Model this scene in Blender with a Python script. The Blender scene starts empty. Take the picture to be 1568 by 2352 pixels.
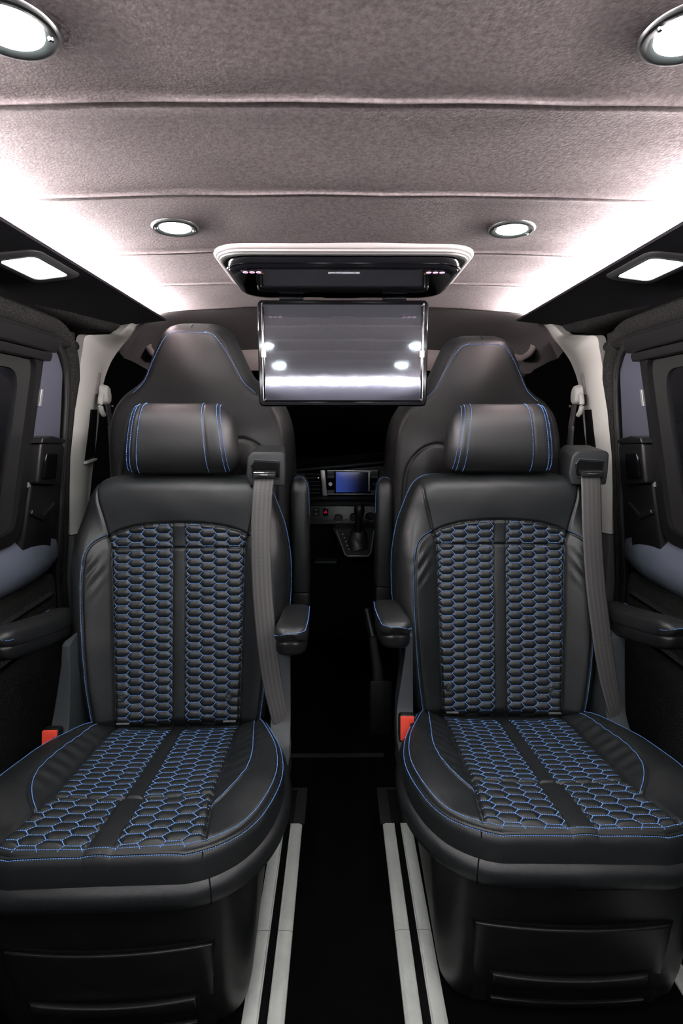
import bpy, bmesh, math, random
import numpy as np
from mathutils import Vector, Matrix
random.seed(4); rng = np.random.default_rng(4)
S = bpy.context.scene; COL = S.collection
PI = math.pi
# ------------------------------------------------------------------ camera
TH = math.atan(200/1200.); YAW = math.atan(8/1200./math.cos(TH))
Fv = Vector((math.sin(YAW)*math.cos(TH), math.cos(YAW)*math.cos(TH), -math.sin(TH)))
Rv = Vector((math.cos(YAW), -math.sin(YAW), 0)); Uv = Rv.cross(Fv)
cd = bpy.data.cameras.new('camera'); cam = bpy.data.objects.new('camera', cd); COL.objects.link(cam)
cd.sensor_fit = 'VERTICAL'; cd.sensor_height = 36; cd.lens = 1200/2352*36; cd.clip_start = .02
m = Matrix((Rv, Uv, -Fv)).transposed().to_4x4(); m.translation = (-.013, 0, 1.10); cam.matrix_world = m
S.camera = cam
# ------------------------------------------------------------------ world, exposure, light strengths
w = bpy.data.worlds.new('night'); S.world = w; w.use_nodes = True
w.node_tree.nodes['Background'].inputs[0].default_value = (.7, .7, .75, 1)
w.node_tree.nodes['Background'].inputs[1].default_value = .0012
S.view_settings.view_transform = 'Standard'; S.view_settings.look = 'None'
S.view_settings.exposure = 0.45; S.view_settings.gamma = 1; S.view_settings.use_curve_mapping = False
E_STRIP = 1200.; E_REAR = 120.; E_SPOT = 230.; E_SIDE = 14.

# ------------------------------------------------------------------ materials
def mat(name, col, rough=.5, metal=0., spec=.5, bump=None, mottle=None, coat=0., emis=None, sheen=0., trans=0., speck=None):
    """bump=(scale, strength, dist[, kind]); mottle=(scale, other colour, lo, hi)"""
    M = bpy.data.materials.new(name); M.use_nodes = True; nt = M.node_tree; N = nt.nodes; L = nt.links
    b = N['Principled BSDF']; b.inputs['Base Color'].default_value = (*col, 1); b.inputs['Roughness'].default_value = rough
    b.inputs['Metallic'].default_value = metal; b.inputs['Specular IOR Level'].default_value = spec
    b.inputs['Coat Weight'].default_value = coat; b.inputs['Sheen Weight'].default_value = sheen
    b.inputs['Transmission Weight'].default_value = trans
    if emis: b.inputs['Emission Color'].default_value = (*emis[0], 1); b.inputs['Emission Strength'].default_value = emis[1]
    tc = N.new('ShaderNodeTexCoord')
    if mottle:
        n = N.new('ShaderNodeTexNoise'); n.inputs['Scale'].default_value = mottle[0]; n.inputs['Detail'].default_value = 5
        n.inputs['Roughness'].default_value = .65
        L.new(tc.outputs['Object'], n.inputs['Vector'])
        r = N.new('ShaderNodeMapRange'); r.inputs['From Min'].default_value = mottle[2]; r.inputs['From Max'].default_value = mottle[3]
        L.new(n.outputs['Fac'], r.inputs['Value'])
        x = N.new('ShaderNodeMix'); x.data_type = 'RGBA'; x.inputs['A'].default_value = (*col, 1); x.inputs['B'].default_value = (*mottle[1], 1)
        L.new(r.outputs['Result'], x.inputs['Factor']); L.new(x.outputs['Result'], b.inputs['Base Color'])
    if bump:
        kind = bump[3] if len(bump) > 3 else 'noise'
        if kind == 'noise':
            n = N.new('ShaderNodeTexNoise'); n.inputs['Scale'].default_value = bump[0]; n.inputs['Detail'].default_value = 4; out = n.outputs['Fac']
        else:
            n = N.new('ShaderNodeTexVoronoi'); n.inputs['Scale'].default_value = bump[0]; out = n.outputs['Distance']
        L.new(tc.outputs['Object'], n.inputs['Vector'])
        bp = N.new('ShaderNodeBump'); bp.inputs['Strength'].default_value = bump[1]; bp.inputs['Distance'].default_value = bump[2]
        L.new(out, bp.inputs['Height']); L.new(bp.outputs['Normal'], b.inputs['Normal'])
    return M
M = {}
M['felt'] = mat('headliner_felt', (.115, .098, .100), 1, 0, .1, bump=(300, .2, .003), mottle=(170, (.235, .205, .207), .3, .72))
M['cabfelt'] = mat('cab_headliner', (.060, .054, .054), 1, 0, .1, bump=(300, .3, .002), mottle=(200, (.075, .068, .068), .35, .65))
M['pelmet'] = mat('pelmet_fabric', (.012, .012, .015), .95, 0, .2, bump=(600, .4, .002), mottle=(500, (.025, .025, .03), .5, .8))
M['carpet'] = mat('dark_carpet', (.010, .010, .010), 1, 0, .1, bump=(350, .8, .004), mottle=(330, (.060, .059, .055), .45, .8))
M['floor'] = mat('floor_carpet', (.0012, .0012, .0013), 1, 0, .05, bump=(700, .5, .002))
M['leather'] = mat('leather', (.0108, .0122, .0128), .42, 0, .48, bump=(900, .18, .0012, 'v'))
M['leathersmooth'] = mat('leather_smooth', (.0095, .0100, .0104), .44, 0, .5, bump=(900, .12, .001, 'v'))
M['plastic'] = mat('black_plastic', (.005, .005, .0055), .40, 0, .45, bump=(900, .1, .0008))
M['plasticgrey'] = mat('charcoal_grained_plastic', (.026, .031, .034), .5, 0, .4, bump=(1200, .25, .001, 'v'))
M['gloss'] = mat('piano_black', (.002, .002, .0025), .10, 0, .25)
M['matt'] = mat('matt_black', (.0015, .0015, .0015), .8, 0, .1)
M['rubber'] = mat('rubber_seal', (.005, .005, .005), .6, 0, .4)
M['beige'] = mat('pale_grey_trim', (.40, .40, .37), .6, 0, .35, bump=(900, .08, .0006))
M['dgrey'] = mat('dark_grey_trim', (.04, .04, .04), .6, 0, .3)
M['purple'] = mat('blue_grey_body_paint', (.060, .064, .084), .35, 0, .5, coat=.2)
M['alu'] = mat('anodised_aluminium', (.72, .725, .68), .5, .25, .5, mottle=(25, (.64, .645, .61), .45, .7))
M['chrome'] = mat('chrome', (.8, .8, .8), .12, 1)
M['silver'] = mat('satin_silver', (.33, .33, .33), .35, .6)
M['rim'] = mat('pale_rim', (.16, .15, .148), .4, 0, .4)
M['stitch'] = mat('blue_thread', (.15, .32, .72), .6, 0, .4)
M['red'] = mat('red_release', (.80, .07, .04), .4, 0, .5)
M['hazard'] = mat('hazard_red', (.7, .01, .03), .5, emis=((1, .02, .06), .5))
M['white'] = mat('white_print', (.6, .6, .6), .6)
M['yellow'] = mat('yellow_label', (.75, .6, .04), .6)
M['tape'] = mat('cream_tape', (.72, .60, .36), .6)
M['film'] = mat('screen_under_film', (.22, .232, .262), .045, .95, .5, bump=(7, .02, .01))
M['navi'] = mat('blue_display', (.003, .003, .006), .25, emis=((.05, .10, .50), .02))
M['glass'] = mat('night_glass', (.004, .004, .005), .04, 0, .6)
M['lens'] = mat('lamp_lens', (.9, .9, .9), .4, emis=((.93, 1.0, .98), E_SPOT))
M['strip'] = mat('led_strip', (.9, .9, .9), .4, emis=((1.0, .90, .90), E_STRIP))
M['rearstrip'] = mat('rear_led_strip', (.9, .9, .9), .4, emis=((.97, .97, 1.0), E_REAR))
M['ledge'] = mat('slate_blue_ledge_paint', (.085, .097, .125), .35, 0, .5, coat=.2)
M['sidelens'] = mat('side_lamp_lens', (.9, .9, .9), .4, emis=((.90, .95, 1.0), E_SIDE))
M['ir'] = mat('pink_led', (.4, .2, .35), .3, emis=((.75, .45, .65), .6))
M['tail'] = mat('rear_blind', (.42, .42, .50), .8)
M['webbing'] = mat('belt_webbing', (.05, .048, .046), .55, 0, .5)
def webbing(M_):
    nt = M_.node_tree; N = nt.nodes; L = nt.links; b = N['Principled BSDF']
    uv = N.new('ShaderNodeUVMap'); sp = N.new('ShaderNodeSeparateXYZ'); L.new(uv.outputs[0], sp.inputs[0])
    def wave(out, f, strength, prev=None):
        mm = N.new('ShaderNodeMath'); mm.operation = 'MULTIPLY'; mm.inputs[1].default_value = f; L.new(out, mm.inputs[0])
        s = N.new('ShaderNodeMath'); s.operation = 'SINE'; L.new(mm.outputs[0], s.inputs[0]); return s.outputs[0]
    a = wave(sp.outputs[0], 2*PI*4.5, 1); c = wave(sp.outputs[1], 2*PI*600, 1)
    mr = N.new('ShaderNodeMapRange'); mr.inputs['From Min'].default_value = -.8; mr.inputs['From Max'].default_value = .8; L.new(a, mr.inputs['Value'])
    x = N.new('ShaderNodeMix'); x.data_type = 'RGBA'; x.inputs['A'].default_value = (.036, .034, .033, 1); x.inputs['B'].default_value = (.056, .053, .052, 1)
    L.new(mr.outputs[0], x.inputs['Factor']); L.new(x.outputs['Result'], b.inputs['Base Color'])
    bp = N.new('ShaderNodeBump'); bp.inputs['Strength'].default_value = .15; bp.inputs['Distance'].default_value = .0006
    L.new(c, bp.inputs['Height']); L.new(bp.outputs['Normal'], b.inputs['Normal'])
webbing(M['webbing'])
def display_glow(M_):
    nt = M_.node_tree; N = nt.nodes; L = nt.links; b = N['Principled BSDF']; tc = N.new('ShaderNodeTexCoord'); sp = N.new('ShaderNodeSeparateXYZ'); L.new(tc.outputs['Generated'], sp.inputs[0])
    r = N.new('ShaderNodeMapRange'); r.inputs['From Min'].default_value = .0; r.inputs['From Max'].default_value = .85; r.inputs['To Min'].default_value = .30; r.inputs['To Max'].default_value = .004
    r.interpolation_type = 'SMOOTHSTEP'; L.new(sp.outputs[0], r.inputs['Value']); L.new(r.outputs[0], b.inputs['Emission Strength'])
display_glow(M['navi'])
def perforated(base):
    M_ = base.copy(); M_.name = 'perforated_leather'; nt = M_.node_tree; N = nt.nodes; L = nt.links; b = N['Principled BSDF']
    tc = N.new('ShaderNodeTexCoord'); v = N.new('ShaderNodeTexVoronoi'); v.inputs['Scale'].default_value = 210; v.inputs['Randomness'].default_value = 0
    L.new(tc.outputs['Object'], v.inputs['Vector'])
    r = N.new('ShaderNodeMapRange'); r.inputs['From Min'].default_value = .2; r.inputs['From Max'].default_value = .32; L.new(v.outputs['Distance'], r.inputs['Value'])
    x = N.new('ShaderNodeMix'); x.data_type = 'RGBA'; x.inputs['A'].default_value = (.004, .004, .004, 1); x.inputs['B'].default_value = b.inputs['Base Color'].default_value
    L.new(r.outputs[0], x.inputs['Factor']); L.new(x.outputs['Result'], b.inputs['Base Color']); return M_
M['perf'] = perforated(M['leather'])

# ------------------------------------------------------------------ object helpers
def link(name, me, parent=None):
    o = bpy.data.objects.new(name, me); COL.objects.link(o)
    if parent: o.parent = parent
    return o
def mesh_obj(name, V, Fc, m, parent=None, smooth=True, normals=None, uv=None):
    me = bpy.data.meshes.new(name); V = np.asarray(V, dtype=float)
    me.from_pydata(V.tolist(), [], Fc if isinstance(Fc, list) else Fc.tolist()); me.materials.append(m)
    me.polygons.foreach_set('use_smooth', [smooth]*len(me.polygons)); me.update()
    if normals is not None: me.normals_split_custom_set_from_vertices(normals.tolist())
    if uv is not None:
        lay = me.uv_layers.new(name='UVMap'); vi = np.empty(len(me.loops), dtype=int); me.loops.foreach_get('vertex_index', vi)
        lay.data.foreach_set('uv', np.asarray(uv, dtype=float)[vi].ravel())
    return link(name, me, parent)
def bm_obj(name, bm, m, parent=None, smooth=True, bevel=0, seg=2, angle=40):
    bmesh.ops.recalc_face_normals(bm, faces=bm.faces)
    if bevel:
        es = [e for e in bm.edges if len(e.link_faces) == 2 and e.calc_face_angle(0) > math.radians(angle)]
        bmesh.ops.bevel(bm, geom=es, offset=bevel, segments=seg, profile=.6, affect='EDGES', clamp_overlap=True)
    me = bpy.data.meshes.new(name); bm.to_mesh(me); bm.free(); me.materials.append(m)
    for p in me.polygons: p.use_smooth = smooth
    if smooth:
        try: me.set_sharp_from_angle(angle=math.radians(45))
        except Exception: pass
    return link(name, me, parent)
def add_box(bm, x0, x1, y0, y1, z0, z1, mtx=None):
    vs = [bm.verts.new((x, y, z)) for x in (x0, x1) for y in (y0, y1) for z in (z0, z1)]
    for f in ((0, 1, 3, 2), (4, 6, 7, 5), (0, 4, 5, 1), (2, 3, 7, 6), (0, 2, 6, 4), (1, 5, 7, 3)): bm.faces.new([vs[i] for i in f])
    if mtx: bmesh.ops.transform(bm, matrix=mtx, verts=vs)
def box(name, x0, x1, y0, y1, z0, z1, m, parent=None, bevel=.002, seg=2, mtx=None):
    bm = bmesh.new(); add_box(bm, x0, x1, y0, y1, z0, z1, mtx); return bm_obj(name, bm, m, parent, bevel=bevel, seg=seg)
def add_prism(bm, pts, f0, f1):
    """closed polygon pts; f0/f1 map a 2-D point to the near/far 3-D point"""
    a = [bm.verts.new(f0(p)) for p in pts]; b = [bm.verts.new(f1(p)) for p in pts]; n = len(pts)
    bm.faces.new(a); bm.faces.new(b[::-1])
    for i in range(n): bm.faces.new((a[i], b[i], b[(i+1) % n], a[(i+1) % n]))
def prism(name, pts, f0, f1, m, parent=None, bevel=.002, seg=2):
    bm = bmesh.new(); add_prism(bm, pts, f0, f1); return bm_obj(name, bm, m, parent, bevel=bevel, seg=seg)
def add_tube(bm, pts, r, n=10, flat=1., cap=True):
    pts = [Vector(p) for p in pts]; rings = []; up = Vector((0, 0, 1))
    rr = r if isinstance(r, (list, tuple)) else [r]*len(pts)
    for i, p in enumerate(pts):
        t = (pts[min(i+1, len(pts)-1)]-pts[max(i-1, 0)]).normalized()
        a = t.cross(up); a = a.normalized() if a.length > 1e-3 else t.cross(Vector((0, 1, 0))).normalized(); b = t.cross(a)
        rings.append([bm.verts.new(p+(a*math.cos(2*PI*k/n)+b*math.sin(2*PI*k/n)*flat)*rr[i]) for k in range(n)])
    for i in range(len(rings)-1):
        for k in range(n): bm.faces.new((rings[i][k], rings[i][(k+1) % n], rings[i+1][(k+1) % n], rings[i+1][k]))
    if cap: bm.faces.new(rings[0][::-1]); bm.faces.new(rings[-1])
def tube(name, pts, r, m, parent=None, n=12, flat=1.):
    bm = bmesh.new(); add_tube(bm, pts, r, n, flat); return bm_obj(name, bm, m, parent)
def add_lathe(bm, prof, n=32, mtx=None):
    """prof (r, z) about z"""
    vs = []; rings = []
    for r, z in prof:
        if r < 1e-6: v = bm.verts.new((0, 0, z)); rings.append([v]); vs.append(v)
        else:
            rg = [bm.verts.new((r*math.cos(2*PI*k/n), r*math.sin(2*PI*k/n), z)) for k in range(n)]; rings.append(rg); vs += rg
    for a, b in zip(rings, rings[1:]):
        for k in range(n):
            k2 = (k+1) % n
            if len(a) == 1 and len(b) == 1: continue
            if len(a) == 1: bm.faces.new((a[0], b[k2], b[k]))
            elif len(b) == 1: bm.faces.new((a[k], a[k2], b[0]))
            else: bm.faces.new((a[k], a[k2], b[k2], b[k]))
    if mtx: bmesh.ops.transform(bm, matrix=mtx, verts=vs)
def lathe(name, prof, m, parent=None, n=32, mtx=None):
    bm = bmesh.new(); add_lathe(bm, prof, n, mtx); return bm_obj(name, bm, m, parent)
def crom(pts, k=8):
    P = np.array([pts[0]]+list(pts)+[pts[-1]], dtype=float); out = []
    for i in range(1, len(P)-2):
        p0, p1, p2, p3 = P[i-1:i+3]
        for t in np.linspace(0, 1, k, endpoint=False):
            out.append(.5*((2*p1)+(-p0+p2)*t+(2*p0-5*p1+4*p2-p3)*t*t+(-p0+3*p1-3*p2+p3)*t**3))
    out.append(P[-2]); return np.array(out)
def rrect(x0, x1, y0, y1, r, n=6):
    o = []
    for cx, cy, a in ((x1-r, y1-r, 0), (x0+r, y1-r, 90), (x0+r, y0+r, 180), (x1-r, y0+r, 270)):
        for k in range(n+1):
            t = math.radians(a+90*k/n); o.append((cx+r*math.cos(t), cy+r*math.sin(t)))
    return o
def loft(name, rings, m, parent=None, closed=True, cap=True, smooth=True):
    """rings: list of equally long lists of 3-D points"""
    R = np.array(rings); k, n = R.shape[:2]; V = R.reshape(-1, 3); Fc = []
    for i in range(k-1):
        for j in range(n if closed else n-1):
            j2 = (j+1) % n; Fc.append([i*n+j, i*n+j2, (i+1)*n+j2, (i+1)*n+j])
    if cap and closed:
        if cap != 'end': Fc.append(list(range(n))[::-1])
        Fc.append([(k-1)*n+j for j in range(n)])
    me = bpy.data.meshes.new(name); me.from_pydata(V.tolist(), [], Fc); bm = bmesh.new(); bm.from_mesh(me); bpy.data.meshes.remove(me)
    return bm_obj(name, bm, m, parent, smooth=smooth)
def struct(o): o['kind'] = 'structure'; return o
def tag(o, label, cat, group=None):
    o['label'] = label; o['category'] = cat
    if group: o['group'] = group
    return o
def thing(name, label, cat, loc=(0, 0, 0), rz=0, group=None):
    o = link(name, None); o.location = loc; o.rotation_euler = (0, 0, rz); o.empty_display_size = .05; return tag(o, label, cat, group)
def copy_tree(o, parent=None):
    c = o.copy(); COL.objects.link(c)
    if parent: c.parent = parent
    for ch in list(o.children): copy_tree(ch, c)
    return c
def polydist(U, V, pts, closed=False):
    P = np.asarray(pts, dtype=float); D = np.full(U.shape, 9.)
    n = len(P) if closed else len(P)-1
    for i in range(n):
        a = P[i]; b = P[(i+1) % len(P)]; d = b-a; L2 = d@d+1e-12
        t = np.clip(((U-a[0])*d[0]+(V-a[1])*d[1])/L2, 0, 1)
        D = np.minimum(D, (U-a[0]-t*d[0])**2+(V-a[1]-t*d[1])**2)
    return np.sqrt(D)
def sstep(x, a, b): t = np.clip((x-a)/(b-a), 0, 1); return t*t*(3-2*t)

# stitches: little rounded dashes of thread standing on a surface
def stitch_mesh(name, segs, m, parent, wdt=.0011, hgt=.0007):
    """segs: (centre, direction, normal, length) arrays"""
    C_, D_, N_, L_ = [np.asarray(a, dtype=float) for a in segs]
    D_ = D_/np.linalg.norm(D_, axis=1)[:, None]; N_ = N_/np.linalg.norm(N_, axis=1)[:, None]; T = np.cross(D_, N_)
    h = L_[:, None]*.5; VV = []
    for (a, b, c) in ((-1, -.6, -1), (-1, .6, -1), (1, .6, -1), (1, -.6, -1), (-.75, -1, .2), (-.75, 1, .2), (.75, 1, .2), (.75, -1, .2), (-.5, 0, 1), (.5, 0, 1)):
        VV.append(C_+D_*h*a+T*wdt*.5*b+N_*hgt*c)
    V = np.stack(VV, 1).reshape(-1, 3); n = len(C_)
    F4 = [(0, 4, 5, 1), (2, 6, 7, 3), (1, 5, 6, 2), (3, 7, 4, 0), (4, 7, 9, 8), (6, 5, 8, 9)]
    Fc = []
    for i in range(n):
        o = i*10
        for f in F4: Fc.append([o+x for x in f])
        Fc.append([o+4, o+8, o+5]); Fc.append([o+7, o+6, o+9])
    return mesh_obj(name, V, Fc, m, parent, smooth=False)
def dashes3(P, N_, step=.0034, duty=.72, lift=.0004):
    """resample a 3-D polyline with normals to dashes"""
    P = np.asarray(P, dtype=float); N_ = np.asarray(N_, dtype=float)
    s = np.concatenate([[0], np.cumsum(np.linalg.norm(np.diff(P, axis=0), axis=1))])
    k = max(1, int(s[-1]/step)); c = (np.arange(k)+.5)*s[-1]/k
    f = lambda A, x: np.stack([np.interp(x, s, A[:, j]) for j in range(3)], 1)
    a = f(P, c-step*.3); b = f(P, c+step*.3); n = f(N_, c)
    return f(P, c)+n*lift, b-a, n, np.full(k, step*duty)
def cat(*S_): return [np.concatenate([s[i] for s in S_]) for i in range(4)]

class Pad:
    """upholstered cushion: a dense height field inside an outline w(v), rolled over into a skirt"""
    def __init__(s, outline, v0, v1, hfun, org, av, an, nu, nv):
        oc = crom(outline, 8); s.ov = oc[:, 1]; s.ow = oc[:, 0]
        s.v0, s.v1, s.h = v0, v1, hfun; s.org = np.array(org); s.av = np.array(av); s.an = np.array(an); s.nu, s.nv = nu, nv
    def w(s, v): return np.interp(v, s.ov, s.ow)
    def pos(s, U, V, H): return s.org+np.stack([U, 0*U, 0*U], -1)+V[..., None]*s.av+H[..., None]*s.an
    def surf(s, U, V):
        U = np.asarray(U, dtype=float); V = np.asarray(V, dtype=float); e = .0012
        P = s.pos(U, V, s.h(U, V)); a = s.pos(U+e, V, s.h(U+e, V))-s.pos(U-e, V, s.h(U-e, V)); b = s.pos(U, V+e, s.h(U, V+e))-s.pos(U, V-e, s.h(U, V-e))
        n = np.cross(a, b); n /= np.linalg.norm(n, axis=-1)[..., None]
        n *= np.sign(n@s.an)[..., None]
        return P, n
    def build(s, cls, names, parent, skirt, shell=None):
        vv = np.linspace(s.v0, s.v1, s.nv); ss = np.linspace(-1, 1, s.nu)
        Vg, Sg = np.meshgrid(vv, ss, indexing='ij'); Ug = Sg*s.w(Vg); P = s.pos(Ug, Vg, s.h(Ug, Vg))
        du = np.gradient(P, axis=1); dv = np.gradient(P, axis=0); Nn = np.cross(du, dv); Nn /= np.linalg.norm(Nn, axis=-1)[..., None]+1e-12
        if (Nn.reshape(-1, 3)@s.an).mean() < 0: Nn = -Nn
        nv, nu = s.nv, s.nu; ix = np.arange(nv*nu).reshape(nv, nu)
        Q = np.stack([ix[:-1, :-1], ix[:-1, 1:], ix[1:, 1:], ix[1:, :-1]], -1).reshape(-1, 4)
        uc = (Ug[:-1, :-1]+Ug[1:, 1:]).ravel()/2; vc = (Vg[:-1, :-1]+Vg[1:, 1:]).ravel()/2
        fc = cls(uc, vc); objs = {}
        # winding towards an
        q = Q[len(Q)//2+nu//2-1]; PP = P.reshape(-1, 3)
        if np.cross(PP[q[1]]-PP[q[0]], PP[q[3]]-PP[q[0]])@s.an < 0: Q = Q[:, ::-1]
        for c, (nm, mm, par) in names.items():
            sel = Q[fc == c]
            if not len(sel): continue
            u, inv = np.unique(sel, return_inverse=True)
            objs[c] = mesh_obj(nm, PP[u], inv.reshape(-1, 4), mm, parent if par is None else objs[par], normals=Nn.reshape(-1, 3)[u])
        # skirt
        loop = np.concatenate([ix[:, 0][::-1], ix[0, 1:], ix[1:, -1], ix[-1, 1:-1][::-1]])  # closed
        L = np.stack([Ug.ravel()[loop], Vg.ravel()[loop]], 1); Hh = s.h(L[:, 0], L[:, 1])
        t = np.roll(L, -3, 0)-np.roll(L, 3, 0); o = np.stack([t[:, 1], -t[:, 0]], 1)
        o /= np.linalg.norm(o, axis=1)[:, None]+1e-9
        if (o*(L-L.mean(0))).sum() < 0: o = -o
        s.loop, s.out, s.hl = L, o, Hh
        rings = []
        for oo, dd in skirt: rings.append(s.pos(L[:, 0]+o[:, 0]*oo, L[:, 1]+o[:, 1]*oo, Hh-dd))
        if shell: objs['shell'] = loft(shell[0], rings, shell[1], parent, cap='end')
        return objs
    def edge(s, idx, oo, dd):
        L, o = s.loop[idx], s.out[idx]; P = s.pos(L[:, 0]+o[:, 0]*oo, L[:, 1]+o[:, 1]*oo, s.hl[idx]-dd)
        n = np.stack([o[:, 0], 0*o[:, 0], 0*o[:, 0]], 1)+o[:, 1][:, None]*s.av
        return P, n
HA, HB = .025, .010
def hex_h(U, V, u0, v0, P=.035, Q=.022, a=HA, b=HB, A=.0042):
    """puff height of the flattened hexagon quilting"""
    best = np.full(U.shape, -1.)
    i0 = np.round((U-u0)/P)
    for di in (-1, 0, 1):
        i = i0+di; cy = v0+np.mod(i, 2)*Q/2; j = np.round((V-cy)/Q)
        dx = np.abs(U-u0-i*P); dy = np.abs(V-cy-j*Q)
        d2 = ((a/2+b-dx)*(Q/2)-dy*b)/math.hypot(Q/2, b)
        best = np.maximum(best, np.minimum(Q/2-dy, d2))
    t = 1-np.clip(best/(Q*.46), 0, 1)
    t = 1-np.clip((best-.0009)/(Q*.5-.0009), 0, 1)
    return A*np.clip(1-t**2.0, 0, 1)**.68
def hex_lines(u0, v0, P, Q, a, b, inside, nstep=7):
    """stitch centres and directions along every hexagon edge that lies inside"""
    out = []
    for i in range(-1, 8):
        for j in range(-2, 40):
            cx = u0+i*P; cy = v0+(i % 2)*Q/2+j*Q
            for p, q, k in (((-a/2, Q/2), (a/2, Q/2), nstep), ((a/2, Q/2), (a/2+b, 0), 4), ((a/2+b, 0), (a/2, -Q/2), 4)):
                p = np.array(p)+(cx, cy); q = np.array(q)+(cx, cy)
                for t in (np.arange(k)+.5)/k:
                    c = p+(q-p)*t
                    if inside(c[0], c[1]): out.append((c[0], c[1], (q-p)[0], (q-p)[1], np.linalg.norm(q-p)/k))
    return np.array(out)
def hex_stitches(pad, arr, lift=.0009):
    U, V = arr[:, 0], arr[:, 1]; e = .0008; L = np.hypot(arr[:, 2], arr[:, 3]); dx = arr[:, 2]/L*e; dy = arr[:, 3]/L*e
    P, n = pad.surf(U, V); D = pad.pos(U+dx, V+dy, pad.h(U+dx, V+dy))-pad.pos(U-dx, V-dy, pad.h(U-dx, V-dy))
    return P+n*lift, D, n, arr[:, 4]*.74
def line_stitches(pad, pts, off=0., step=.0034, k=10):
    c = crom(pts, k); t = np.gradient(c, axis=0); nn = np.stack([-t[:, 1], t[:, 0]], 1); nn /= np.linalg.norm(nn, axis=1)[:, None]
    c = c+nn*off; P, n = pad.surf(c[:, 0], c[:, 1]); return dashes3(P, n, step)
def groove(D, A=.005, s=.0035): return -A*np.exp(-(D/s)**2)

# ================================================================== the vehicle body
def XW(z): return .80+.14*(1.38-max(z, .6))           # inner wall leans in towards the roof
def wp(s, Y, z, off=0.): return (s*(XW(z)-off), Y, z)
SEAMS = [1.422, 1.176, .901, .661, .42, .17, -.08, -.30]
def ceil_z(X, Y): return 1.461-.033*X*X
def build_ceiling():
    ys = np.arange(-.46, 1.70, .012)
    for q in SEAMS: ys = np.concatenate([ys, q+np.arange(-.009, .0091, .0012)])
    ys = np.unique(np.round(np.sort(ys), 4)); xs = np.linspace(-.62, .62, 63)
    Yg, Xg = np.meshgrid(ys, xs, indexing='ij'); Z = ceil_z(Xg, Yg).copy()
    wob = .0025*np.sin(Xg*9+1)+.0012*np.sin(Xg*31)
    for q in SEAMS:
        d = Yg-q-wob*.8
        Z += .0055*np.exp(-(d/.0024)**2)-.0012*np.exp(-((d-.008)/.006)**2)-.0026*np.exp(-((d+.0055)/.0032)**2)
    Z += .0006*np.sin(Xg*23+Yg*17)*np.sin(Yg*29)
    front = Yg > 1.55; Yb = np.where(front, Yg+(Yg-1.55)/.15*.07*(Xg/.6)**2, Yg)
    V = np.stack([Xg, Yb, Z], -1).reshape(-1, 3); nv, nu = Xg.shape; ix = np.arange(nv*nu).reshape(nv, nu)
    Q = np.stack([ix[:-1, :-1], ix[1:, :-1], ix[1:, 1:], ix[:-1, 1:]], -1).reshape(-1, 4)
    o = struct(mesh_obj('ceiling', V, Q, M['felt'])); md = o.modifiers.new('thickness', 'SOLIDIFY'); md.thickness = -.010; md.offset = 1
    # rolled front edge of the roof lining
    return o
build_ceiling()
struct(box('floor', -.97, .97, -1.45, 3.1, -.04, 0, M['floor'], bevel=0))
def side_sheet(name, s, m, y0, y1, zs, off):
    rings = [[(s*(XW(z)-off), y, z), (s*(XW(z)-off+.02), y, z)] for y in (y0, y1) for z in ()]
    bm = bmesh.new(); pts = [(XW(z)-off, z) for z in zs]+[(XW(z)-off+.02, z) for z in reversed(zs)]
    add_prism(bm, pts, lambda p: (s*p[0], y0, p[1]), lambda p: (s*p[0], y1, p[1])); return struct(bm_obj(name, bm, m, smooth=False))
side_sheet('wall_left', -1, M['carpet'], -1.45, 1.70, [0, .3, .6, .9, 1.2, 1.38, 1.45], -.03)
side_sheet('wall_right', 1, M['carpet'], -1.45, 1.70, [0, .3, .6, .9, 1.2, 1.38, 1.45], -.03)
struct(box('wall_rear', -.95, .95, -1.50, -1.45, 0, 1.47, M['tail'], bevel=0))
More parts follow.
